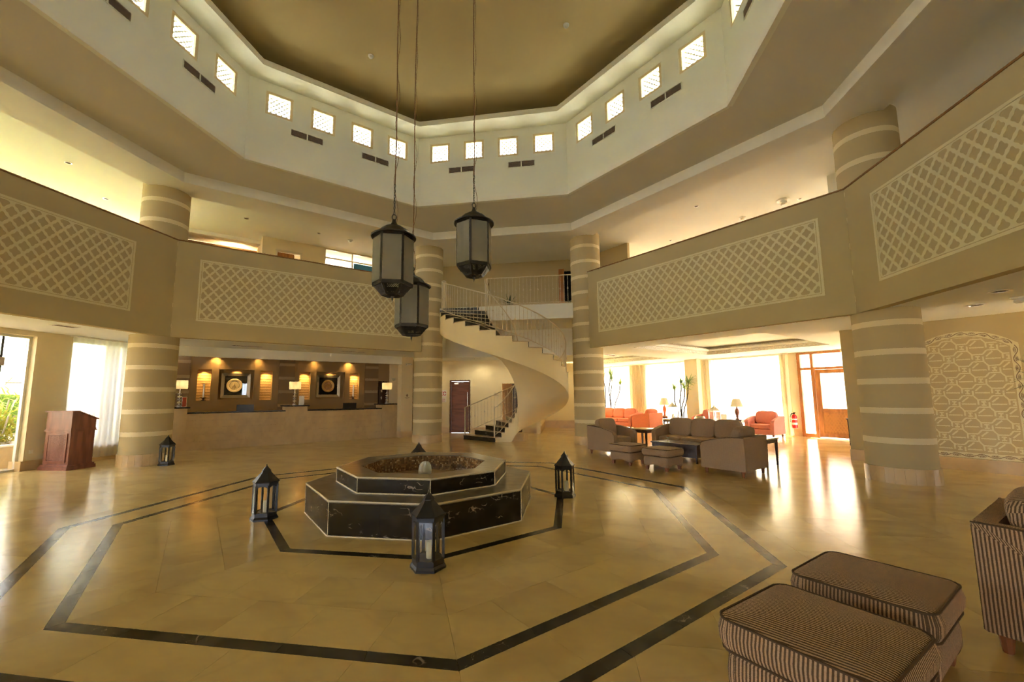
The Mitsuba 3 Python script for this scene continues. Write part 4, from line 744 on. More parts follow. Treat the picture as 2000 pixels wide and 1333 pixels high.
# pictures in their recesses
for i, (u0, u1, pu, tone, lab) in enumerate(((-2.115, -1.20, -1.70, 'm_stripe', 'silver framed glazed picture with a pale round plate, left of two behind the desk'), (1.115, 2.04, 1.567, 'm_gold', 'silver framed picture with a golden round plate on black, right of two behind the desk'))):
    t = thing('framed_picture', lab, 'picture'); z0, z1 = 1.553, 2.455
    iu0, iu1, iz0, iz1 = u0 + 0.105, u1 - 0.105, z0 + 0.108, z1 - 0.096; w0, w1 = -0.213, -0.155
    Q = [(u0, z0), (u1, z0), (u1, z1), (u0, z1)]; R = [(iu0, iz0), (iu1, iz0), (iu1, iz1), (iu0, iz1)]
    for a in range(4):
        b2 = (a + 1) % 4
        obj('frame_side', on(hullpts([(*Q[a], w0), (*Q[b2], w0), (*Q[a], w1), (*Q[b2], w1), (*R[a], w0), (*R[b2], w0), (*R[a], w1 - 0.03), (*R[b2], w1 - 0.03)]), 135, 12.3), 'm_silver', t)
    obj('backing', on(box(iu0, iu1, iz0, iz1, w0, w0 + 0.01), 135, 12.3), 'm_black', t)
    pl_ = lathe([(0, 0.012), (0.05, 0.006), (0.13, 0.008), (0.17, 0.012), (0.20, 0.03), (0.245, 0.034), (0.25, 0.028), (0.20, 0.0)], 40); pl_.apply_translation([pu, 2.012, w0 + 0.012]); obj('plate', on(pl_, 135, 12.3), tone, t, True)
    if i == 1:
        rg = shapely.union_all([sg.Point(pu, 2.012).buffer(r).exterior.buffer(0.006) for r in (0.06, 0.10, 0.15)] + [sg.LineString([(pu + 0.10 * math.cos(a), 2.012 + 0.10 * math.sin(a)), (pu + 0.15 * math.cos(a + 0.2), 2.012 + 0.15 * math.sin(a + 0.2))]).buffer(0.005) for a in np.linspace(0, 2 * PI, 14)[:-1]])
        obj('ornament', on(shift(ext(rg, 0.004), 0, 0, w0 + 0.024), 135, 12.3), 'm_redwood_in', t)
    else:
        ob = [sg.LineString([(pu - 0.06, 1.93), (pu, 2.05), (pu + 0.05, 1.93)]).buffer(0.008), sg.LineString([(pu, 1.86), (pu, 2.10)]).buffer(0.006)]; obj('ornament', on(shift(ext(shapely.union_all(ob), 0.003), 0, 0, w0 + 0.024), 135, 12.3), 'm_recep2', t)
        obj('glass', on(trimesh.Trimesh([(iu0, iz0, w1 - .035), (iu1, iz0, w1 - .035), (iu1, iz1, w1 - .035), (iu0, iz1, w1 - .035)], [[0, 1, 2], [0, 2, 3]], process=False), 135, 12.3), 'm_glass', t)
for u, lab in ((-2.61, 'silver pillar candle holder in the leftmost lit niche'), (2.58, 'silver pillar candle holder in the rightmost lit niche')):
    t = thing('candle_holder', lab, 'candle holder', 'silver pillars in the reception niches'); P = fp(135, 12.405, u, 1.462)
    obj('base', shift(lathe([(0, 0), (0.09, 0), (0.09, 0.012), (0.03, 0.02), (0.03, 0.09), (0.10, 0.10), (0.10, 0.115), (0, 0.115)], 24), *P), 'm_darkwood', t, 30)
    obj('pillar', shift(lathe([(0, 0.115), (0.034, 0.115), (0.034, 0.60), (0, 0.60)], 20), *P), 'm_chrome', t, 30)
dd = thing('dark_cabinet', 'dark wooden key cabinet at the right end of the reception wall', 'cabinet'); obj('body', on(box(3.61, 3.98, 0.8, 2.23, 0.002, 0.10), 135, 12.3), 'm_darkwood', dd); obj('label_plate', on(cat(box(3.70, 3.76, 1.75, 1.86, 0.1, 0.103), box(3.70, 3.75, 1.45, 1.56, 0.1, 0.103)), 135, 12.3), 'm_plastic', dd); obj('shelf_foot', on(box(3.61, 3.98, 0.0, 0.8, 0.002, 0.12), 135, 12.3), 'm_darkwood', dd)
sc = thing('wall_sconce', 'glowing half shell wall sconce at the right end of the reception alcove', 'wall lamp'); hs = lathe([(0.02, -0.11), (0.08, -0.05), (0.115, 0.05), (0.11, 0.05), (0.075, -0.045), (0.0, -0.10)], 20); obj('shell', on(shift(tf(hs, mat(([1, 0, 0], [0, 0, -1], [0, 1, 0]))), 4.28, 2.33, 0.125), 135, 12.3), 'm_shade', sc, True)
cm_ = thing('security_camera', 'small white security camera high on the cream pier beside the reception', 'security camera'); obj('mount', on(cat(box(3.72, 3.78, 2.74, 2.84, 0.0005, 0.03), box(3.74, 3.76, 2.78, 2.80, 0.03, 0.12)), 135, 9.57), 'm_plastic', cm_); obj('body', on(tf(lathe([(0, -0.09), (0.034, -0.09), (0.034, 0.09), (0, 0.09)], 14), mat(([0, 1, 0], [0, 0, 1], [1, 0, 0]), (3.80, 2.80, 0.14))), 135, 9.57), 'm_plastic', cm_, 30); obj('lens', on(tf(lathe([(0, 0.088), (0.028, 0.088), (0.028, 0.10), (0, 0.10)], 14), mat(([0, 1, 0], [0, 0, 1], [1, 0, 0]), (3.80, 2.80, 0.14))), 135, 9.57), 'm_black', cm_)
sn = thing('wall_sign', 'small pale square sign with a dark emblem on the cream pier', 'sign'); obj('plate', on(box(3.66, 3.92, 1.44, 1.72, 0.0005, 0.012), 135, 9.57), 'm_stripe', sn); obj('emblem', on(cat(ext(sa.scale(sg.Point(3.79, 1.60).buffer(0.045), 1, 1), 0.002, 0.012), box(3.70, 3.88, 1.50, 1.515, 0.012, 0.014), box(3.72, 3.86, 1.475, 1.487, 0.012, 0.014)), 135, 9.57), 'm_recep2', sn)
n1 = thing('clinic_sign', 'white board with red letters on the hall wall, right beside the stair column', 'sign'); obj('board', on(box(-3.78, -3.14, 1.53, 1.82, 0.0005, 0.012), 90, 11.6), 'm_paper', n1)
tm = meshkit.text_mesh('NIC', 0.16, 0.003, True); tm.apply_translation([-3.16 - tm.bounds[1][0], 1.595, 0.012]); obj('lettering', on(tm, 90, 11.6), 'm_red', n1)
n2 = thing('notice', 'small white paper notice below the red lettered board', 'notice'); obj('paper', on(box(-3.38, -3.16, 1.30, 1.50, 0.0005, 0.004), 90, 11.6), 'm_paper', n2); obj('print', on(cat(*[box(-3.35, -3.19 - 0.03 * (i % 2), 1.33 + i * 0.03, 1.34 + i * 0.03, 0.004, 0.005) for i in range(5)]), 90, 11.6), 'm_redpaper', n2)
n3 = thing('door_plate', 'small framed plate on the hall wall left of the dark doorway', 'sign'); obj('plate', on(box(-1.06, -0.83, 1.50, 1.72, 0.0005, 0.01), 90, 11.6), 'm_stripe', n3); obj('print', on(cat(box(-1.03, -0.86, 1.58, 1.60, 0.01, 0.011), box(-1.03, -0.90, 1.64, 1.66, 0.01, 0.011)), 90, 11.6), 'm_recep2', n3)
# ================================================================== CEILING FITTINGS
def vent(P, sx, sy, deg, lab):
    t = thing('ceiling_vent', lab, 'ceiling vent'); M = place(P[0], P[1], P[2], deg)
    obj('frame', tf(ext(holed(rect(-sx, -sy, sx, sy), [rect(-sx + 0.02, -sy + 0.015, sx - 0.02, sy - 0.015)]), 0.012, -0.0125), M), 'm_plastic', t); obj('backing', tf(box(-sx + 0.02, sx - 0.02, -sy + 0.015, sy - 0.015, -0.003, -0.001), M), 'm_ventdark', t)
    n = max(2, int(2 * sy / 0.03)); obj('slats', tf(cat(*[box(-sx + 0.02, sx - 0.02, -sy + 0.03 + i * (2 * sy - 0.05) / n, -sy + 0.042 + i * (2 * sy - 0.05) / n, -0.011, -0.004) for i in range(n)]), M), 'm_vent', t)
vent((-8.29, 1.05, ZC), 0.22, 0.10, 90, 'small air vent in the white ceiling above the garden door'); vent((-7.28, 4.91, ZC), 0.40, 0.07, 45, 'long air vent in the reception ceiling, left one'); vent((-5.08, 7.06, ZC), 0.40, 0.07, 45, 'long air vent in the reception ceiling, right one')
vent((7.05, 6.97, ZC + 0.299), 0.34, 0.16, 45, 'air vent inside the lounge ceiling tray'); vent((3.71, 10.37, ZC), 0.30, 0.12, 45, 'air vent in the lounge ceiling beside the right stair column'); vent((-1.6, 10.75, ZC), 0.20, 0.05, 0, 'small air vent in the hall ceiling under the stairs')
def spotfix(P, lab, r=0.07):
    t = thing('downlight', lab, 'downlight'); obj('ring', shift(lathe([(r * 0.72, 0), (r * 0.74, -0.012), (r, -0.010), (r, 0)], 20), *P), 'm_chrome', t, 30); obj('lens', shift(lathe([(0, -0.002), (r * 0.72, -0.004)], 20), *P), 'm_ventdark', t)
    return t
for P, lab, r in (((-6.26, 6.14, ZC), 'recessed downlight in the reception ceiling, between the long vents', 0.06), ((-3.79, 8.27, ZC), 'recessed downlight in the reception ceiling, near the cream pier', 0.06), ((9.21, 2.39, ZC), 'large recessed downlight in front of the arched stencil wall', 0.13), ((8.6, 1.27, ZC), 'recessed downlight at the top right, above the stencil wall', 0.13), ((5.51, 7.37, ZC + 0.299), 'recessed downlight inside the lounge tray, left', 0.09), ((6.47, 8.34, ZC + 0.299), 'recessed downlight inside the lounge tray, right', 0.08),
    ((-9.5, 1.57, 7.15), 'recessed downlight in the left gallery ceiling, nearer one', 0.07), ((-10.58, 3.23, 7.15), 'recessed downlight in the left gallery ceiling beside the column', 0.07), ((-7.74, 5.09, 7.15), 'recessed downlight in the gallery ceiling above the reception, left', 0.07), ((-6.23, 6.59, 7.15), 'recessed downlight in the gallery ceiling above the reception, right', 0.07), ((6.0, 6.66, 7.15), 'recessed downlight in the lounge gallery ceiling, nearer the ring beam', 0.07), ((8.82, 6.67, 7.15), 'recessed downlight in the lounge gallery ceiling, nearest the right column', 0.06), ((5.9, 9.47, 7.15), 'recessed downlight in the lounge gallery ceiling, far left', 0.06)): spotfix(P, lab, r)
def smoke(P, lab, m='m_plastic', s=1.0):
    t = thing('smoke_detector', lab, 'smoke detector'); obj('base', shift(lathe([(0, 0), (0.055 * s, 0), (0.055 * s, -0.014 * s), (0.03 * s, -0.02 * s), (0, -0.02 * s)], 18), *P), m, t, 30); obj('head', shift(lathe([(0, -0.02 * s), (0.03 * s, -0.02 * s), (0.036 * s, -0.045 * s), (0.02 * s, -0.058 * s), (0, -0.058 * s)], 18), *P), m, t, 30)
smoke((-2.43, 2.62, 9.80), 'smoke detector on the golden brown ceiling, left', 'm_soffit', 1.2); smoke((2.26, 2.55, 9.80), 'smoke detector on the golden brown ceiling, right', 'm_soffit', 1.2); smoke((5.16, 6.45, ZC + 0.299), 'smoke detector in the lounge ceiling tray', 'm_ventdark', 1.6); smoke((-5.5, 7.36, 7.15), 'smoke detector on the gallery ceiling near the glazed window', 'm_plastic', 1.6); smoke((7.69, 7.77, 7.15), 'small detector on the lounge gallery ceiling', 'm_plastic', 1.8); smoke((8.37, 6.65, 7.15), 'large round detector on the lounge gallery ceiling', 'm_plastic', 3.0); smoke((9.33, 1.82, ZC), 'white smoke detector on the ceiling at the right edge', 'm_plastic', 1.7)
# ================================================================== LECTERN
lt = thing('lectern', 'carved reddish wooden lectern with sloped top standing left of the large column', 'lectern')
X0, X1, Y0, Y1 = -9.50, -8.82, 1.74, 2.22
def prismx(poly, x0, x1): # poly in (y, z), extruded along x
    m = ext(sg.Polygon(poly), x1 - x0); return tf(m, mat(([0, 1, 0], [0, 0, 1], [1, 0, 0]), (x0, 0, 0)))
obj('foot', cat(box(X0 - 0.05, X1 + 0.05, Y0 - 0.05, Y1 + 0.05, 0, 0.075), box(X0 - 0.03, X1 + 0.03, Y0 - 0.03, Y1 + 0.03, 0.075, 0.115)), 'm_redwood', lt)
obj('body', box(X0, X1, Y0, Y1, 0.115, 0.84), 'm_redwood', lt)
obj('moulding', cat(box(X0 - 0.025, X1 + 0.025, Y0 - 0.025, Y1 + 0.025, 0.84, 0.865), box(X0 - 0.012, X1 + 0.012, Y0 - 0.012, Y1 + 0.012, 0.865, 0.90)), 'm_redwood', lt)
obj('head', prismx([(Y0 - 0.005, 0.90), (Y1 + 0.005, 0.90), (Y1 + 0.005, 1.10), (Y0 + 0.10, 1.275), (Y0 - 0.005, 1.275)], X0 - 0.005, X1 + 0.005), 'm_redwood', lt)
obj('reading_top', prismx([(Y0 - 0.03, 1.272), (Y0 + 0.105, 1.272), (Y1 + 0.04, 1.088), (Y1 + 0.045, 1.108), (Y0 + 0.108, 1.298), (Y0 - 0.03, 1.298)], X0 - 0.03, X1 + 0.03), 'm_redwood', lt)
def onfront(m): return tf(m, mat(([1, 0, 0], [0, 0, 1], [0, -1, 0]), (0, Y0, 0)))
obj('panel_frame', onfront(ext(holed(rect(X0 + 0.07, 0.17, X1 - 0.07, 0.80), [rect(X0 + 0.10, 0.20, X1 - 0.10, 0.77)]), 0.016)), 'm_redwood', lt)
dm = []
for i in range(-4, 5):
    for j in range(-1, 8):
        cx, cz = (X0 + X1) / 2 + i * 0.105 + (0.0525 if j % 2 else 0), 0.20 + j * 0.0815
        for s, w in ((0.066, 0.006), (0.034, None)):
            q = sg.Polygon([(cx - s * 0.62, cz), (cx, cz - s), (cx + s * 0.62, cz), (cx, cz + s)]); dm.append(q.exterior.buffer(w) if w else q)
obj('diamond_carving', onfront(ext(shapely.union_all(dm).intersection(rect(X0 + 0.103, 0.203, X1 - 0.103, 0.767)), 0.010)), 'm_redwood_pale', lt)
obj('panel_ground', onfront(box(X0 + 0.10, X1 - 0.10, 0.20, 0.77, 0.0005, 0.003)), 'm_redwood_in', lt)
ws = thing('socket', 'white wall socket low on the pier beside the lectern', 'socket'); obj('plate', on(box(1.63, 1.71, 0.36, 0.44, 0.0005, 0.01), 180, 9.75), 'm_plastic', ws); obj('cover', on(box(1.645, 1.695, 0.375, 0.425, 0.01, 0.013), 180, 9.75), 'm_plastic', ws)
# ================================================================== UPHOLSTERY
def superell(sx, sy, sz, e1=0.35, e2=0.3, n=28, m=14):
    w = np.linspace(-PI, PI, n, endpoint=False); h = np.linspace(-PI / 2, PI / 2, m); c = lambda a, e: np.sign(np.cos(a)) * np.abs(np.cos(a)) ** e; s = lambda a, e: np.sign(np.sin(a)) * np.abs(np.sin(a)) ** e
    V = np.stack([np.outer(c(h, e1), c(w, e2)) * sx / 2, np.outer(c(h, e1), s(w, e2)) * sy / 2, np.outer(s(h, e1), np.ones(n)) * sz / 2], -1).reshape(-1, 3); F = []
    for i in range(m - 1):
        for q in range(n): F += [[i * n + q, i * n + (q + 1) % n, (i + 1) * n + (q + 1) % n], [i * n + q, (i + 1) * n + (q + 1) % n, (i + 1) * n + q]]
    t = trimesh.Trimesh(V, F, process=True); t.merge_vertices(); return t
def leg(x, y, h=0.11, r0=0.024, r1=0.038): return shift(frustum(8, r0, r1, 0, h), x, y, 0)
def seat_piece(name, lab, catg, W, D, nback, M, fab, group=None, armh=0.74, pip=True):
    """front towards -y; W wide, D deep"""
    t = thing(name, lab, catg, group); aw = 0.17; iw = W - 2 * aw
    P = lambda nm, m, mt, sm=False: obj(nm, tf(m, M), mt, t, sm)
    P('base', box(-W / 2 + 0.02, W / 2 - 0.02, -D / 2 + 0.03, D / 2 - 0.03, 0.11, 0.30), fab)
    for s in (-1, 1):
        ys = np.linspace(0, 1, 12); top = [(-D / 2 + 0.04 + (D - 0.04) * q, armh - 0.13 * (1 - q) ** 2.2) for q in ys]
        prof = sg.Polygon([(-D / 2, 0.11), (-D / 2 + 0.0, armh - 0.20)] + top + [(D / 2, 0.11)]).buffer(-0.02).buffer(0.02, 6)
        m = ext(prof, aw); m = tf(m, mat(([0, 1, 0], [0, 0, 1], [1, 0, 0]), (-W / 2 if s < 0 else W / 2 - aw, 0, 0))); v = m.vertices.copy()
        inner = np.abs(v[:, 0] - s * (W / 2 - aw)) < 1e-6; k = np.clip((v[:, 2] - 0.42) / 0.32, 0, 1.2)
        v[inner, 0] += s * 0.075 * k[inner] ** 0.8; v[~inner, 0] -= s * 0.018 * (1 - k[~inner]); m.vertices = v
        P('arm', m, fab, 25)
        if pip:
            for xx in (s * (W / 2 - 0.001), ): P('piping', tube([[xx, a, b + 0.002] for a, b in [(-D / 2 + 0.002, armh - 0.20)] + [(a_, b_ - 0.003) for a_, b_ in top]], 0.006, 5), 'm_piping' if fab == 'm_brownfab' or 'stripe' in fab else fab)
    P('back', hullpts([(x, y, z) for x in (-W / 2 + 0.012, W / 2 - 0.012) for y, z in ((D / 2 - 0.20, 0.12), (D / 2, 0.12), (D / 2 - 0.10, armh - 0.01), (D / 2 - 0.01, armh + 0.01), (D / 2, armh - 0.02))]), fab)
    n = max(1, nback); cw = iw / n
    for i in range(n):
        x = -iw / 2 + cw * (i + 0.5)
        P('seat_cushion', shift(superell(cw - 0.006, D - 0.28, 0.17, 0.28, 0.18), x, -0.10, 0.385), fab, True)
        c = superell(cw + (0.06 if n == 1 else 0.015), 0.20, 0.50, 0.45, 0.35); a = math.radians(-13); c = tf(c, mat(([1, 0, 0], [0, math.cos(a), math.sin(a)], [0, -math.sin(a), math.cos(a)]), (x, D / 2 - 0.25, 0.68))); P('back_cushion', c, fab, True)
    for x in (-W / 2 + 0.08, W / 2 - 0.08):
        for y in (-D / 2 + 0.08, D / 2 - 0.08): P('leg', leg(x, y), 'm_legwood')
    if W > 1.6: P('leg', leg(0, -D / 2 + 0.08), 'm_legwood'); P('leg', leg(0, D / 2 - 0.08), 'm_legwood')
    return t
seat_piece('armchair', 'brown upholstered armchair standing beside the right stair column', 'armchair', 0.98, 0.90, 1, place(3.23, 5.78, 0, 45), 'm_brownfab')
seat_piece('armchair', 'brown upholstered armchair turned away from the viewer, right of the two brown ottomans', 'armchair', 0.98, 0.86, 1, place(5.36, 3.19, 0, 225), 'm_brownfab')
seat_piece('sofa', 'brown three seat sofa behind the dark coffee table', 'sofa', 2.25, 0.92, 3, place(5.42, 5.62, 0, 315), 'm_brownfab')
seat_piece('armchair', 'pinkish red armchair at the right, near the fire extinguisher', 'armchair', 1.0, 0.92, 1, place(9.15, 10.85, 0, 315), 'm_pinkfab', 'pinkish armchairs by the window' if False else None)
seat_piece('armchair', 'pinkish red armchair behind the brown sofa, next to the square pier', 'armchair', 1.0, 0.92, 1, place(7.75, 12.50, 0, 315), 'm_pinkfab')
seat_piece('armchair', 'orange red armchair turned away, in front of the orange red sofa', 'armchair', 1.02, 0.90, 1, place(5.55, 13.85, 0, 225), 'm_orangefab')
of = seat_piece('sofa', 'orange red sofa at the left end of the lounge, below the tall dracaena', 'sofa', 2.3, 0.92, 3, place(4.35, 15.05, 0, 315), 'm_orangefab')
th_ = thing('throw', 'orange and cream striped throw over the arm of the orange red sofa', 'throw')
for i in range(6): obj('stripe', tf(box(-1.17 , -0.95, -0.40 + i * 0.09, -0.40 + i * 0.09 + 0.085, 0.60 + i * 0.016, 0.66 + i * 0.016), place(4.35, 15.05, 0, 315)), 'm_stripe' if i % 2 else 'm_orangefab', th_)
SA = seat_piece('armchair', 'large striped brown armchair cut off by the right edge, nearest the viewer', 'armchair', 1.02, 0.95, 1, place(5.30, -2.88, 0, 43), 'm_stripe_a', None, 0.76)
def rsq(hx, hy, r, n=12):
    out = []
    for cx, cy, a0 in ((hx - r, hy - r, 0), (-hx + r, hy - r, 90), (-hx + r, -hy + r, 180), (hx - r, -hy + r, 270)):
        for q in range(n + 1): a = math.radians(a0 + 90 * q / n); out.append((cx, cy, math.cos(a), math.sin(a), r))
        nx = {0: (-hx + r, hy - r, 90), 90: (-hx + r, -hy + r, 180), 180: (hx - r, -hy + r, 270), 270: (hx - r, hy - r, 0)}[a0]; a = math.radians(nx[2])
        for q in range(1, 8): f = q / 8; out.append((cx * (1 - f) + nx[0] * f, cy * (1 - f) + nx[1] * f, math.cos(a), math.sin(a), r))
    return np.array(out)
def pad(hx, hy, r, rings, crown=0.0, arch=0.0):
    b_ = rsq(hx, hy, r); V, F = [], []; n = len(b_); ht = np.minimum(np.abs(b_[:, 0]) / hx, np.abs(b_[:, 1]) / hy)
    for i, (off, z) in enumerate(rings): V.append(np.stack([b_[:, 0] + b_[:, 2] * (r + off), b_[:, 1] + b_[:, 3] * (r + off), np.full(n, z) + (arch * np.clip(1 - ht * 1.5, 0, 1) ** 0.7 if i == 0 else 0)], 1))
    zt = rings[-1][1]
    for f in (0.93, 0.80, 0.6, 0.35, 0.12): V.append(np.stack([V[len(rings) - 1][:, 0] * f, V[len(rings) - 1][:, 1] * f, np.full(n, zt + crown * (1 - f ** 2.5))], 1))
    k = len(V); V = np.vstack(V + [[[0, 0, zt + crown]]])
    for i in range(k - 1):
        for q in range(n): s = (q + 1) % n; F += [[i * n + q, i * n + s, (i + 1) * n + s], [i * n + q, (i + 1) * n + s, (i + 1) * n + q]]
    for q in range(n): F.append([(k - 1) * n + q, (k - 1) * n + (q + 1) % n, k * n])
    F += [[0, q + 1, q] for q in range(1, n - 1)]
    return trimesh.Trimesh(V, F, process=False)
def ottoman(lab, x, y, deg, h, fab, group, zt=0.445, legm='m_legwood'):
    t = thing('ottoman', lab, 'ottoman', group); M = place(x, y, 0, deg); P = lambda nm, m, mt, sm=False: obj(nm, tf(m, M), mt, t, sm)
    P('base', pad(h - 0.02, h - 0.02, 0.05, [(-0.012, 0.075), (0.004, 0.12), (0.006, 0.20), (-0.004, 0.27), (-0.03, zt - 0.155)], 0.0, 0.05), fab, 40)
    P('cushion', pad(h, h, 0.075, [(-0.05, zt - 0.158), (-0.004, zt - 0.150), (0.016, zt - 0.11), (0.020, zt - 0.06), (0.004, zt - 0.008), (-0.012, zt + 0.002)], 0.022), fab, 55)
    b_ = rsq(h, h, 0.075)
    for off, z in ((0.004, zt - 0.004), (0.0, zt - 0.148)): P('piping', tube(np.stack([b_[:, 0] + b_[:, 2] * (0.075 + off), b_[:, 1] + b_[:, 3] * (0.075 + off), np.full(len(b_), z)], 1), 0.0065, 6, True), 'm_piping')
    for sx in (-1, 1):
        for sy in (-1, 1): P('leg', shift(frustum(4, 0.035, 0.05, 0, 0.10, PI / 4), sx * (h - 0.08), sy * (h - 0.08), 0), legm)
    return t
ottoman('striped brown ottoman nearest the viewer, in the bottom right corner', 3.315, -3.66, 42, 0.335, 'm_stripe_a', None, 0.45)
ottoman('striped brown ottoman behind the nearest one', 3.93, -3.04, 43.5, 0.325, 'm_stripe_b', None, 0.45)
ottoman('brown ottoman on the left of the two in front of the brown sofa', 3.42, 4.13, 45, 0.31, 'm_brownfab', None, 0.44)
ottoman('brown ottoman on the right of the two in front of the brown sofa', 4.05, 3.46, 45, 0.31, 'm_brownfab', None, 0.44)
# ================================================================== TABLES, LAMPS, LANTERNS OF THE LOUNGE
def table(lab, x, y, deg, sx, sy, h, m='m_darkwood', top=None, kind='side table'):
    t = thing('coffee_table' if h < 0.5 else 'side_table', lab, kind); M = place(x, y, 0, deg); P = lambda nm, mm, mt: obj(nm, tf(mm, M), mt, t)
    P('tabletop', box(-sx / 2, sx / 2, -sy / 2, sy / 2, h - 0.03, h), top or m); P('apron', box(-sx / 2 + 0.03, sx / 2 - 0.03, -sy / 2 + 0.03, sy / 2 - 0.03, h - 0.11, h - 0.03), m)
    for a in (-1, 1):
        for b2 in (-1, 1): P('leg', shift(frustum(4, 0.020, 0.036, 0, h - 0.03, PI / 4), a * (sx / 2 - 0.045), b2 * (sy / 2 - 0.045), 0), m)
    return t
ct = table('dark wooden coffee table between the brown sofa and ottomans', 4.74, 4.80, 315, 1.2, 0.66, 0.42, kind='coffee table'); obj('lower_panel', tf(box(-0.54, 0.54, -0.28, 0.28, 0.12, 0.31), place(4.74, 4.80, 0, 315)), 'm_darkwood', ct)
table('dark side table with pale top right of the turned away brown armchair', 6.27, 4.28, 315, 0.60, 0.60, 0.60, top='m_beige'); table('dark side table with pale top between the brown armchair and the brown sofa', 4.22, 6.72, 315, 0.55, 0.55, 0.60, top='m_beige')
table('dark side table with a lamp between the two pink armchairs', 8.53, 11.72, 315, 0.6, 0.6, 0.58); table('pale topped side table with a lamp beside the orange red armchair', 6.45, 14.35, 315, 0.6, 0.6, 0.60, top='m_beige')
table('dark coffee table in front of the pink armchairs, carrying a silver lantern', 7.25, 10.95, 315, 1.1, 0.7, 0.45, kind='coffee table'); table('side table under the tall silver lantern in front of the small dracaena', 6.35, 12.55, 315, 0.6, 0.6, 0.55, top='m_beige')
table('narrow dark console table half hidden behind the right column', 10.85, 8.05, 315, 1.0, 0.4, 0.80, kind='console table')
ch_ = thing('candle_cup', 'small silver candle cup on the dark coffee table', 'candle holder'); obj('cup', shift(lathe([(0, 0), (0.04, 0.0), (0.012, 0.02), (0.012, 0.08), (0.035, 0.10), (0.037, 0.13), (0.03, 0.13), (0, 0.11)], 16), 4.46, 4.82, 0.42), 'm_silver', ch_, 30); obj('candle', shift(lathe([(0, 0.11), (0.028, 0.11), (0.028, 0.145), (0, 0.145)], 14), 4.46, 4.82, 0.42), 'm_redpaper', ch_)
def tlamp(lab, x, y, z, bm_):
    t = thing('table_lamp', lab, 'lamp'); obj('body', shift(lathe([(0, 0), (0.075, 0), (0.075, 0.02), (0.035, 0.05), (0.05, 0.16), (0.085, 0.27), (0.07, 0.37), (0.028, 0.44), (0.02, 0.50), (0, 0.50)], 20), x, y, z), bm_, t, True)
    obj('shade', shift(lathe([(0.225, 0.49), (0.12, 0.80)], 32), x, y, z), 'm_shade2', t, True); obj('stem', shift(lathe([(0.008, 0.48), (0.008, 0.80), (0, 0.80)], 8), x, y, z), 'm_chrome', t)
tlamp('orange bodied table lamp with beige shade, in front of the middle lounge window', 6.42, 14.38, 0.60, 'm_orangefab'); tlamp('dark red table lamp with beige shade, between the pink armchairs', 8.55, 11.70, 0.58, 'm_redwood')
lk3 = tlamp('table lamp with beige shade beside the tall dracaena, half hidden by the column', 3.85, 16.9, 0.60, 'm_orangefab'); table('side table at the far left of the lounge, below the half hidden lamp', 3.85, 16.9, 315, 0.5, 0.5, 0.60)
def silver_lantern(lab, x, y, z, s=1.0):
    t = thing('silver_lantern', lab, 'lantern'); M = place(x, y, z, 20) @ np.diag([s, s, s, 1.0]); P = lambda nm, m, mt, sm=False: obj(nm, tf(m, M), mt, t, sm)
    P('base', box(-0.17, 0.17, -0.17, 0.17, 0, 0.04), 'm_silver')
    for a in (-1, 1):
        for b2 in (-1, 1): P('post', box(a * 0.15 - 0.014, a * 0.15 + 0.014, b2 * 0.15 - 0.014, b2 * 0.15 + 0.014, 0.04, 0.52), 'm_silver')
    P('band', ext(rect(-0.17, -0.17, 0.17, 0.17).difference(rect(-0.13, -0.13, 0.13, 0.13)), 0.05, 0.50), 'm_silver')
    P('roof', lathe([(0, 0.55), (0.25, 0.55), (0.16, 0.60), (0.10, 0.66), (0.045, 0.70), (0.03, 0.72), (0, 0.72)], 4, PI / 4), 'm_silver'); P('finial', lathe([(0, 0.71), (0.03, 0.74), (0.012, 0.77), (0, 0.80)], 10), 'm_silver', True); P('ring', tube([[0.04 * math.cos(a), 0, 0.81 + 0.04 * math.sin(a)] for a in np.linspace(0, 2 * PI, 12, endpoint=False)], 0.006, 5, True), 'm_silver')
    for a in range(4): P('pane', tf(trimesh.Trimesh([(-.136, .04, 0), (.136, .04, 0), (.136, .5, 0), (-.136, .5, 0)], [[0, 1, 2], [0, 2, 3]], process=False), faceM(90 * a, 0.15)), 'm_glass')
    P('candle', lathe([(0, 0.04), (0.05, 0.04), (0.05, 0.22), (0, 0.22)], 16), 'm_candle', 30)
silver_lantern('tall silver lantern before the small dracaena and the square pier', 6.35, 12.55, 0.55, 0.92); silver_lantern('tall silver lantern in front of the lamp between the pink armchairs', 7.42, 10.75, 0.45, 0.92)
gb = thing('glass_bowl', 'round silver glass bowl on the coffee table by the pink armchair', 'bowl'); obj('bowl', shift(lathe([(0, 0.004), (0.10, 0.004), (0.19, 0.10), (0.20, 0.18), (0.16, 0.28), (0.15, 0.28), (0.185, 0.18), (0.17, 0.11), (0.09, 0.02), (0, 0.02)], 24), 7.02, 11.18, 0.45), 'm_silver', gb, True); obj('foot', shift(lathe([(0, 0), (0.08, 0), (0.08, 0.006), (0, 0.006)], 18), 7.02, 11.18, 0.45), 'm_silver', gb)
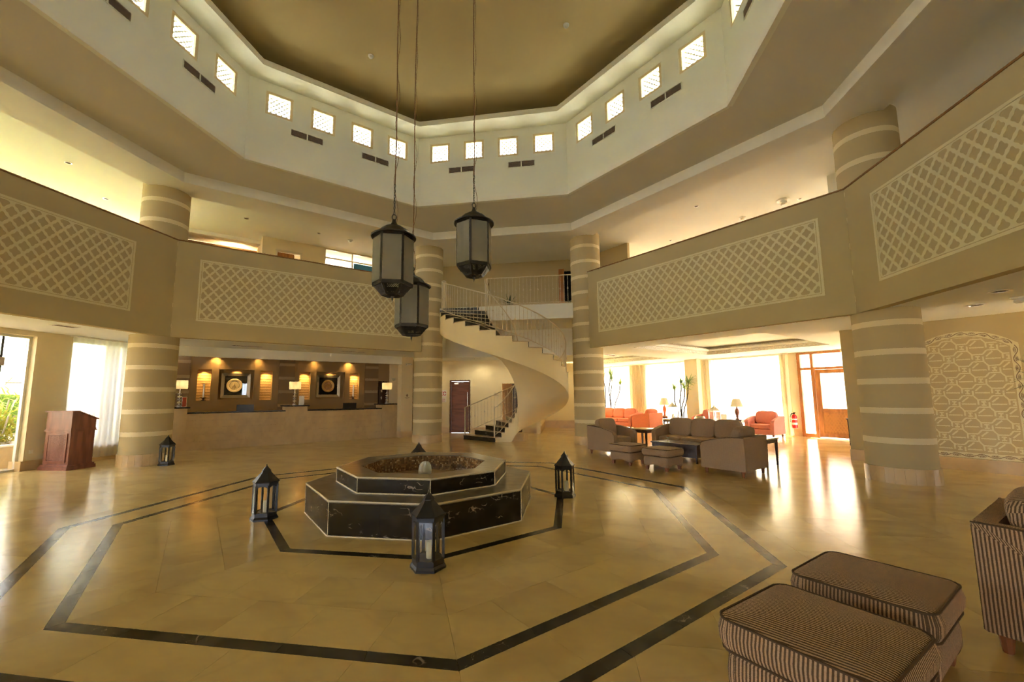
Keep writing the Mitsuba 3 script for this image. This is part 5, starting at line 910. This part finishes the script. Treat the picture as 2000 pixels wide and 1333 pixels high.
# fire extinguisher
fe = thing('fire_extinguisher', 'red fire extinguisher on the wall left of the wooden entrance door', 'fire extinguisher'); FP = fp(45, 15.18, -0.60, 0.30)
obj('cylinder', shift(lathe([(0, 0), (0.082, 0), (0.085, 0.02), (0.085, 0.40), (0.07, 0.46), (0.03, 0.49), (0.03, 0.51), (0, 0.51)], 24), *FP), 'm_red', fe, 30); obj('valve', shift(cat(lathe([(0, 0.50), (0.025, 0.50), (0.025, 0.55), (0, 0.55)], 10), box(-0.012, 0.012, -0.10, 0.02, 0.55, 0.565), box(-0.012, 0.012, -0.09, 0.02, 0.575, 0.588)), *FP), 'm_black', fe)
obj('hose', shift(tube([[0.02, -0.02, 0.54], [-0.09, 0.0, 0.52], [-0.125, 0.02, 0.42], [-0.12, 0.02, 0.25], [-0.105, 0.02, 0.05]], 0.013, 6), *FP), 'm_black', fe); obj('label_band', shift(lathe([(0.0855, 0.12), (0.0862, 0.12), (0.0862, 0.34), (0.0855, 0.34)], 24), *FP), 'm_paper', fe); obj('label_print', shift(lathe([(0.0865, 0.20), (0.0868, 0.20), (0.0868, 0.30), (0.0865, 0.30)], 24), *FP), 'm_red', fe)
obj('bracket', on(box(-0.63, -0.57, 0.55, 0.60, 0.0005, 0.06), 45, 15.3), 'm_black', fe)
fx = thing('door_closer_box', 'small fitting at the top right of the entrance door frame', 'fitting'); obj('box', on(box(0.95, 1.22, 3.00, 3.05, 0.05, 0.09), 45, 15.3), 'm_stripe', fx); obj('arm', on(box(1.0, 1.05, 2.95, 3.0, 0.05, 0.07), 45, 15.3), 'm_chrome', fx)
# ================================================================== PLANTS
def blade(L, w, droop, n=6):
    V, F = [], []
    for i in range(n + 1):
        f = i / n; x = L * f * (1 - 0.15 * droop * f); z = L * (0.12 * f - droop * 0.55 * f * f); ww = w * (1 - f) ** 0.6 * (0.6 + 0.4 * min(1, f * 5)) + 0.001
        V += [[x, -ww, z + 0.25 * ww], [x, 0, z], [x, ww, z + 0.25 * ww]]
    for i in range(n):
        for q in (0, 1): a = i * 3 + q; F += [[a, a + 3, a + 1], [a + 1, a + 3, a + 4]]
    return trimesh.Trimesh(np.array(V), F, process=False)
def rosette(P, L, n, seed, up=0.3):
    r = random.Random(seed); ms = []
    for i in range(n):
        el = math.asin(max(-0.5, min(0.99, -0.35 + 1.3 * (i + 0.5) / n))) + r.uniform(-.1, .1); az = i * 2.399 + r.uniform(-.2, .2); b_ = blade(L * r.uniform(0.8, 1.1), 0.018, r.uniform(0.1, 0.5))
        ce, se = math.cos(el), math.sin(el); Rm = mat(([ce * math.cos(az), ce * math.sin(az), se], [-math.sin(az), math.cos(az), 0], [-se * math.cos(az), -se * math.sin(az), ce]), P); ms.append(tf(b_, Rm))
    return cat(*ms)
def potted(lab, base, stems, L, n, seed, pot=0.24):
    t = thing('dracaena', lab, 'plant'); x, y = base
    obj('pot', shift(lathe([(0, 0), (pot * 0.75, 0), (pot, 0.42), (pot * 1.04, 0.44), (pot * 0.95, 0.44), (pot * 0.93, 0.40), (0, 0.40)], 24), x, y, 0), 'm_darkwood', t, 30); obj('soil', shift(lathe([(0, 0.41), (pot * 0.93, 0.405)], 20), x, y, 0), 'm_bark', t)
    for i, (P, wob) in enumerate(stems):
        P = np.array(P); B0 = np.array([x + (P[0] - x) * 0.35, y + (P[1] - y) * 0.35, 0.38]); s = np.linspace(0, 1, 14)[:, None]; pts = B0 * (1 - s) + P * s; pts[:, 0] += wob * np.sin(s[:, 0] * 7 + i) * s[:, 0] * (1 - s[:, 0]) * 2; pts[:, 1] += -wob * np.sin(s[:, 0] * 7 + i) * s[:, 0] * (1 - s[:, 0]) * 2
        obj('stem', tube(pts, 0.021, 6), 'm_stem', t); obj('leaves', rosette(P, L, n, seed + i), 'm_leaf' if i % 2 else 'm_leafb', t)
potted('tall dracaena with four leaf crowns behind the orange red sofa, beside the column', (4.05, 15.85), [((4.20, 16.0, 2.62), .12), ((4.25, 15.9, 2.36), .10), ((4.62, 15.55, 2.10), .10), ((3.85, 16.2, 2.55), .1)], 0.50, 46, 3)
potted('small dracaena with four leaf crowns in front of the square pier', (6.75, 13.15), [((6.62, 13.20, 1.80), .08), ((6.85, 12.98, 2.05), .06), ((6.95, 12.85, 1.83), .08), ((7.10, 12.75, 2.07), .06)], 0.46, 44, 20)
t = thing('palm_plant', 'dark long leaved plant reaching in at the right edge, before the arched stencil wall', 'plant'); obj('pot', shift(lathe([(0, 0), (0.18, 0), (0.22, 0.4), (0, 0.4)], 20), 10.15, 2.35, 0), 'm_darkwood', t, 30); obj('stem', tube([[10.15, 2.35, 0.4], [10.14, 2.36, 1.1], [10.15, 2.35, 1.75]], 0.022, 6), 'm_stem', t); obj('leaves', rosette((10.15, 2.35, 1.78), 0.62, 40, 8), 'm_leafd', t)
t = thing('palm_plant', 'dark spiky plant standing on the upper landing behind the balustrade', 'plant'); obj('pot', shift(lathe([(0, 0), (0.14, 0), (0.18, 0.3), (0, 0.3)], 20), -0.15, 10.2, ZG), 'm_darkwood', t, 30); obj('leaves', rosette((-0.15, 10.2, ZG + 0.55), 0.55, 34, 9), 'm_leafd', t); obj('stem', bar([-0.15, 10.2, ZG + 0.28], [-0.15, 10.2, ZG + 0.58], 0.03), 'm_stem', t)
# ================================================================== OUTSIDE THE GLASS
struct('ground_garden', box(-40, -10.0, -30, 40, -0.298, -0.02), 'm_paving', 'pale paving outside the garden door')
t = thing('planter_wall', 'low tan garden wall outside the glass door', 'wall'); obj('body', box(-11.0, -10.8, -6, 2.6, -0.02, 0.47), 'm_plinth', t); obj('coping', box(-11.03, -10.77, -6, 2.62, 0.47, 0.51), 'm_ext', t)
struct('ground_bed', box(-20, -11.0, -8, 8.0, -0.02, 0.44), 'm_soil', 'garden bed of soil and pebbles'); struct('ground_lawn', box(-60, -20, -30, 45, -0.02, 0.42), 'm_lawn', 'sunlit lawn beyond the hedge')
def leafball(c, r, n, L, w, seed, flat=1.0):
    g = random.Random(seed); ms = []
    for i in range(n):
        u = g.gauss(0, 1), g.gauss(0, 1), g.gauss(0, 1); q = np.array(u) / (np.linalg.norm(u) + 1e-9) * r * (g.random() ** 0.4); q[2] *= flat; az, el = g.uniform(0, 2 * PI), g.uniform(-0.5, 0.9); b_ = blade(L * g.uniform(.7, 1.2), w, g.uniform(0, .6), 3)
        ce, se = math.cos(el), math.sin(el); ms.append(tf(b_, mat(([ce * math.cos(az), ce * math.sin(az), se], [-math.sin(az), math.cos(az), 0], [-se * math.cos(az), -se * math.sin(az), ce]), np.array(c) + q)))
    return cat(*ms)
h = thing('hedge', 'clipped dark green hedge across the garden', 'hedge'); bx = trimesh.creation.box(bounds=[[-17.2, -6, 0.42], [-16.2, 5.7, 1.72]])
for _ in range(5): bx = bx.subdivide()
bx.vertices += 0.10 * (meshkit.fbm(bx.vertices * 5, 3, 4)[:, None] - 0.5) * np.array([1, 1, 1]) * 2; obj('body', bx, 'm_hedge', h, True); g = []
for i in range(420): q = np.array([-16.15 + 0.04 * rng.standard_normal(), rng.uniform(-3, 5.6), rng.uniform(0.5, 1.75)]); g.append(tf(blade(0.16, 0.03, 0.4, 3), mat(([math.cos(i), math.sin(i), 0], [-math.sin(i), math.cos(i), 0], [0, 0, 1]), q)))
tag(obj('leaves', cat(*g), 'm_leaf', h), None, None, None, 'stuff')
for i, (x, y, z, r, m, lab) in enumerate(((-13.4, 2.35, 1.5, 0.75, 'm_leafb', 'tall bright green bamboo like shrub outside the glass door'), (-12.2, 1.75, 1.15, 0.45, 'm_leaf', 'mid green shrub close outside the glass door'), (-13.6, 3.3, 1.25, 0.6, 'm_leafb', 'bright shrub outside, half hidden by the door jamb'), (-12.0, 2.35, 0.85, 0.35, 'm_leafy', 'yellowish low shrub by the garden wall'))):
    t = thing('shrub', lab, 'shrub'); obj('leaves', leafball((x, y, z), r, 260, 0.34, 0.028, 40 + i, 1.3), m, t)
    for k in range(4): obj('stem', tube([[x, y, 0.42], [x + 0.25 * math.cos(k * 1.7), y + 0.25 * math.sin(k * 1.7), z * 0.7], [x + 0.4 * math.cos(k * 1.7), y + 0.4 * math.sin(k * 1.7), z + 0.3]], 0.02, 5), 'm_bark', t)
t = thing('tree', 'pale slender tree trunk with drooping leaves in the garden bed', 'tree'); obj('trunk', tube([[-12.6, 2.15, 0.42], [-12.62, 2.1, 1.2], [-12.7, 2.0, 2.05]], [0.075, 0.065, 0.04], 8), 'm_bark', t); obj('leaves', rosette((-12.7, 2.0, 2.05), 0.75, 30, 77), 'm_leafd', t)
for i in range(16):
    a = 0.18 * rng.random() + 0.10; t = thing('stone', None); m = trimesh.creation.icosphere(2, a); m.vertices *= [1.2, 1, 0.55]; m.vertices += 0.04 * (meshkit.noise(m.vertices * 9, i)[:, None] - .5); obj('body', shift(m, -11.3 - 0.7 * rng.random(), 0.9 + 1.5 * rng.random(), 0.46), 'm_stone', t, True); tag(t, 'pale rounded stone lying in the garden bed behind the low wall', 'stone', 'stones in the garden bed')
for i, (y, x) in enumerate(((1.35, -11.35), (1.9, -11.4), (2.3, -11.5))):
    t = thing('low_plant', ('low yellow green plant by the garden wall, left', 'low yellow green plant by the garden wall, middle', 'low yellow green plant by the garden wall, right')[i], 'plant'); obj('leaves', leafball((x, y, 0.62), 0.22, 110, 0.16, 0.02, 60 + i, 0.7), ('m_leafy', 'm_leafb', 'm_leafy')[i], t); obj('stem', bar([x, y, 0.42], [x, y, 0.62], 0.015), 'm_bark', t)
t = thing('lamp_post', 'thin dark garden lamp post with a box light', 'lamp post'); obj('pole', tube([[-13.0, 2.35 + 0.55, 0.42], [-13.0, 2.9, 3.4]], 0.022, 6), 'm_black', t); obj('light_box', box(-13.25, -12.95, 2.45, 2.95, 2.48, 2.70), 'm_ventdark', t)
t = thing('outbuilding', 'white building seen through the sheer curtain', 'building'); obj('wall', box(-20, -14, 5.95, 14, -0.02, 4.6), 'm_ext', t); obj('door_recess', box(-13.99, -13.96, 6.6, 7.6, -0.02, 2.4), 'm_paving', t); obj('lintel', box(-14.0, -13.9, 6.4, 7.8, 2.4, 2.55), 'm_ext', t)
t = thing('railing_outside', 'white metal hoop railing outside behind the sheer curtain', 'railing')
for y0, y1 in ((3.80, 4.30), (4.36, 4.86)): obj('hoop', tube([[-11.0, y0, 0.0], [-11.0, y0, 1.22], [-11.0, y0 + 0.06, 1.31], [-11.0, y1 - 0.06, 1.31], [-11.0, y1, 1.22], [-11.0, y1, 0.0]], 0.022, 6), 'm_alu', t)
obj('rail', bar([-11.6, 2.2, 1.98], [-11.6, 4.2, 1.98], 0.018), 'm_alu', t); obj('upright', bar([-11.6, 4.2, -0.02], [-11.6, 4.2, 1.98], 0.018), 'm_alu', t)
# beyond the entrance doors: a white arcade; beyond the lounge windows: a pale yard wall
t = thing('arcade', 'white arcade wall with arches seen through the entrance doors', 'building')
pc = holed(rect(-7, -0.3, 8, 4.4), [sg.Polygon([(u - 0.7, -1), (u + 0.7, -1), (u + 0.7, 1.9)] + [(u + 0.7 * math.cos(a), 1.9 + 0.75 * math.sin(a)) for a in np.linspace(0.1, PI - 0.1, 10)] + [(u - 0.7, 1.9)]) for u in (-1.5, 0.5, 2.5, 4.5)])
obj('wall', on(ext(pc, 0.4), 45, 21.0), 'm_ext', t); obj('back_wall', on(box(-7, 8, -0.3, 4.4, -2.2, -2.0), 45, 21.0), 'm_ext', t); obj('coping', on(box(-7, 8, 4.4, 4.55, -0.1, 0.5), 45, 21.0), 'm_ext', t)
struct('ground_yard', on(box(-14, 8, -0.30, -0.02, -8, -0.15), 45, 15.45), 'm_paving', 'sunlit paving outside the entrance doors')
# ================================================================== LAMPS OF THE ROOM
IS = 0.0020
def spot(P, aim, I, cut=40, beam=20):
    scene[key('lamp_spot')] = {'type': 'spot', 'to_world': T().look_at(origin=list(map(float, P)), target=list(map(float, aim)), up=[0.01, 0.02, 1]), 'intensity': rgb(np.array(I) * IS), 'cutoff_angle': cut, 'beam_width': beam}
WARM = np.array([1.0, 0.58, 0.18])
for a, b in NICHES: spot(fp(135, 12.34, (a + b) / 2, 2.56), fp(135, 12.47, (a + b) / 2, 2.0), WARM * 42, 55, 20)
for a, b in RECS: spot(fp(135, 12.33, (a + b) / 2, 2.575), fp(135, 12.5, (a + b) / 2, 2.3), WARM * 24, 50, 20)
for u, s in ((-2.306, 1.0), (-1.005, 0.45), (0.962, 0.4), (2.297, 0.8)): spot(fp(135, 12.15, u, 3.07), fp(135, 12.3, u, 2.6), WARM * 38 * s, 50, 15)
scene[key('lamp_point')] = {'type': 'point', 'position': fp(135, 12.17, 4.28, 2.36).tolist(), 'intensity': rgb(WARM * 0.04)}
spot(fp(135, 12.0, -2.0, 6.75), fp(135, 12.3, -2.0, 7.1), np.array([1, 0.6, 0.25]) * 80, 80, 60)
for u, z in ((1.4, 6.9), (2.4, 6.95)): scene[key('lamp_point')] = {'type': 'point', 'position': fp(135, 11.8, u, z).tolist(), 'intensity': rgb((0.12, 0.11, 0.10))}

IS = 0.0045
HALLW = np.array([1.0, 0.86, 0.60])
for x, y, I in ((-3.9, 10.85, 10), (-1.6, 10.9, 12), (0.1, 10.95, 7), (2.4, 12.6, 16), (1.6, 13.6, 8)): spot((x, y, ZC - 0.02), (x, y + 0.05, 0), HALLW * I, 80, 50)
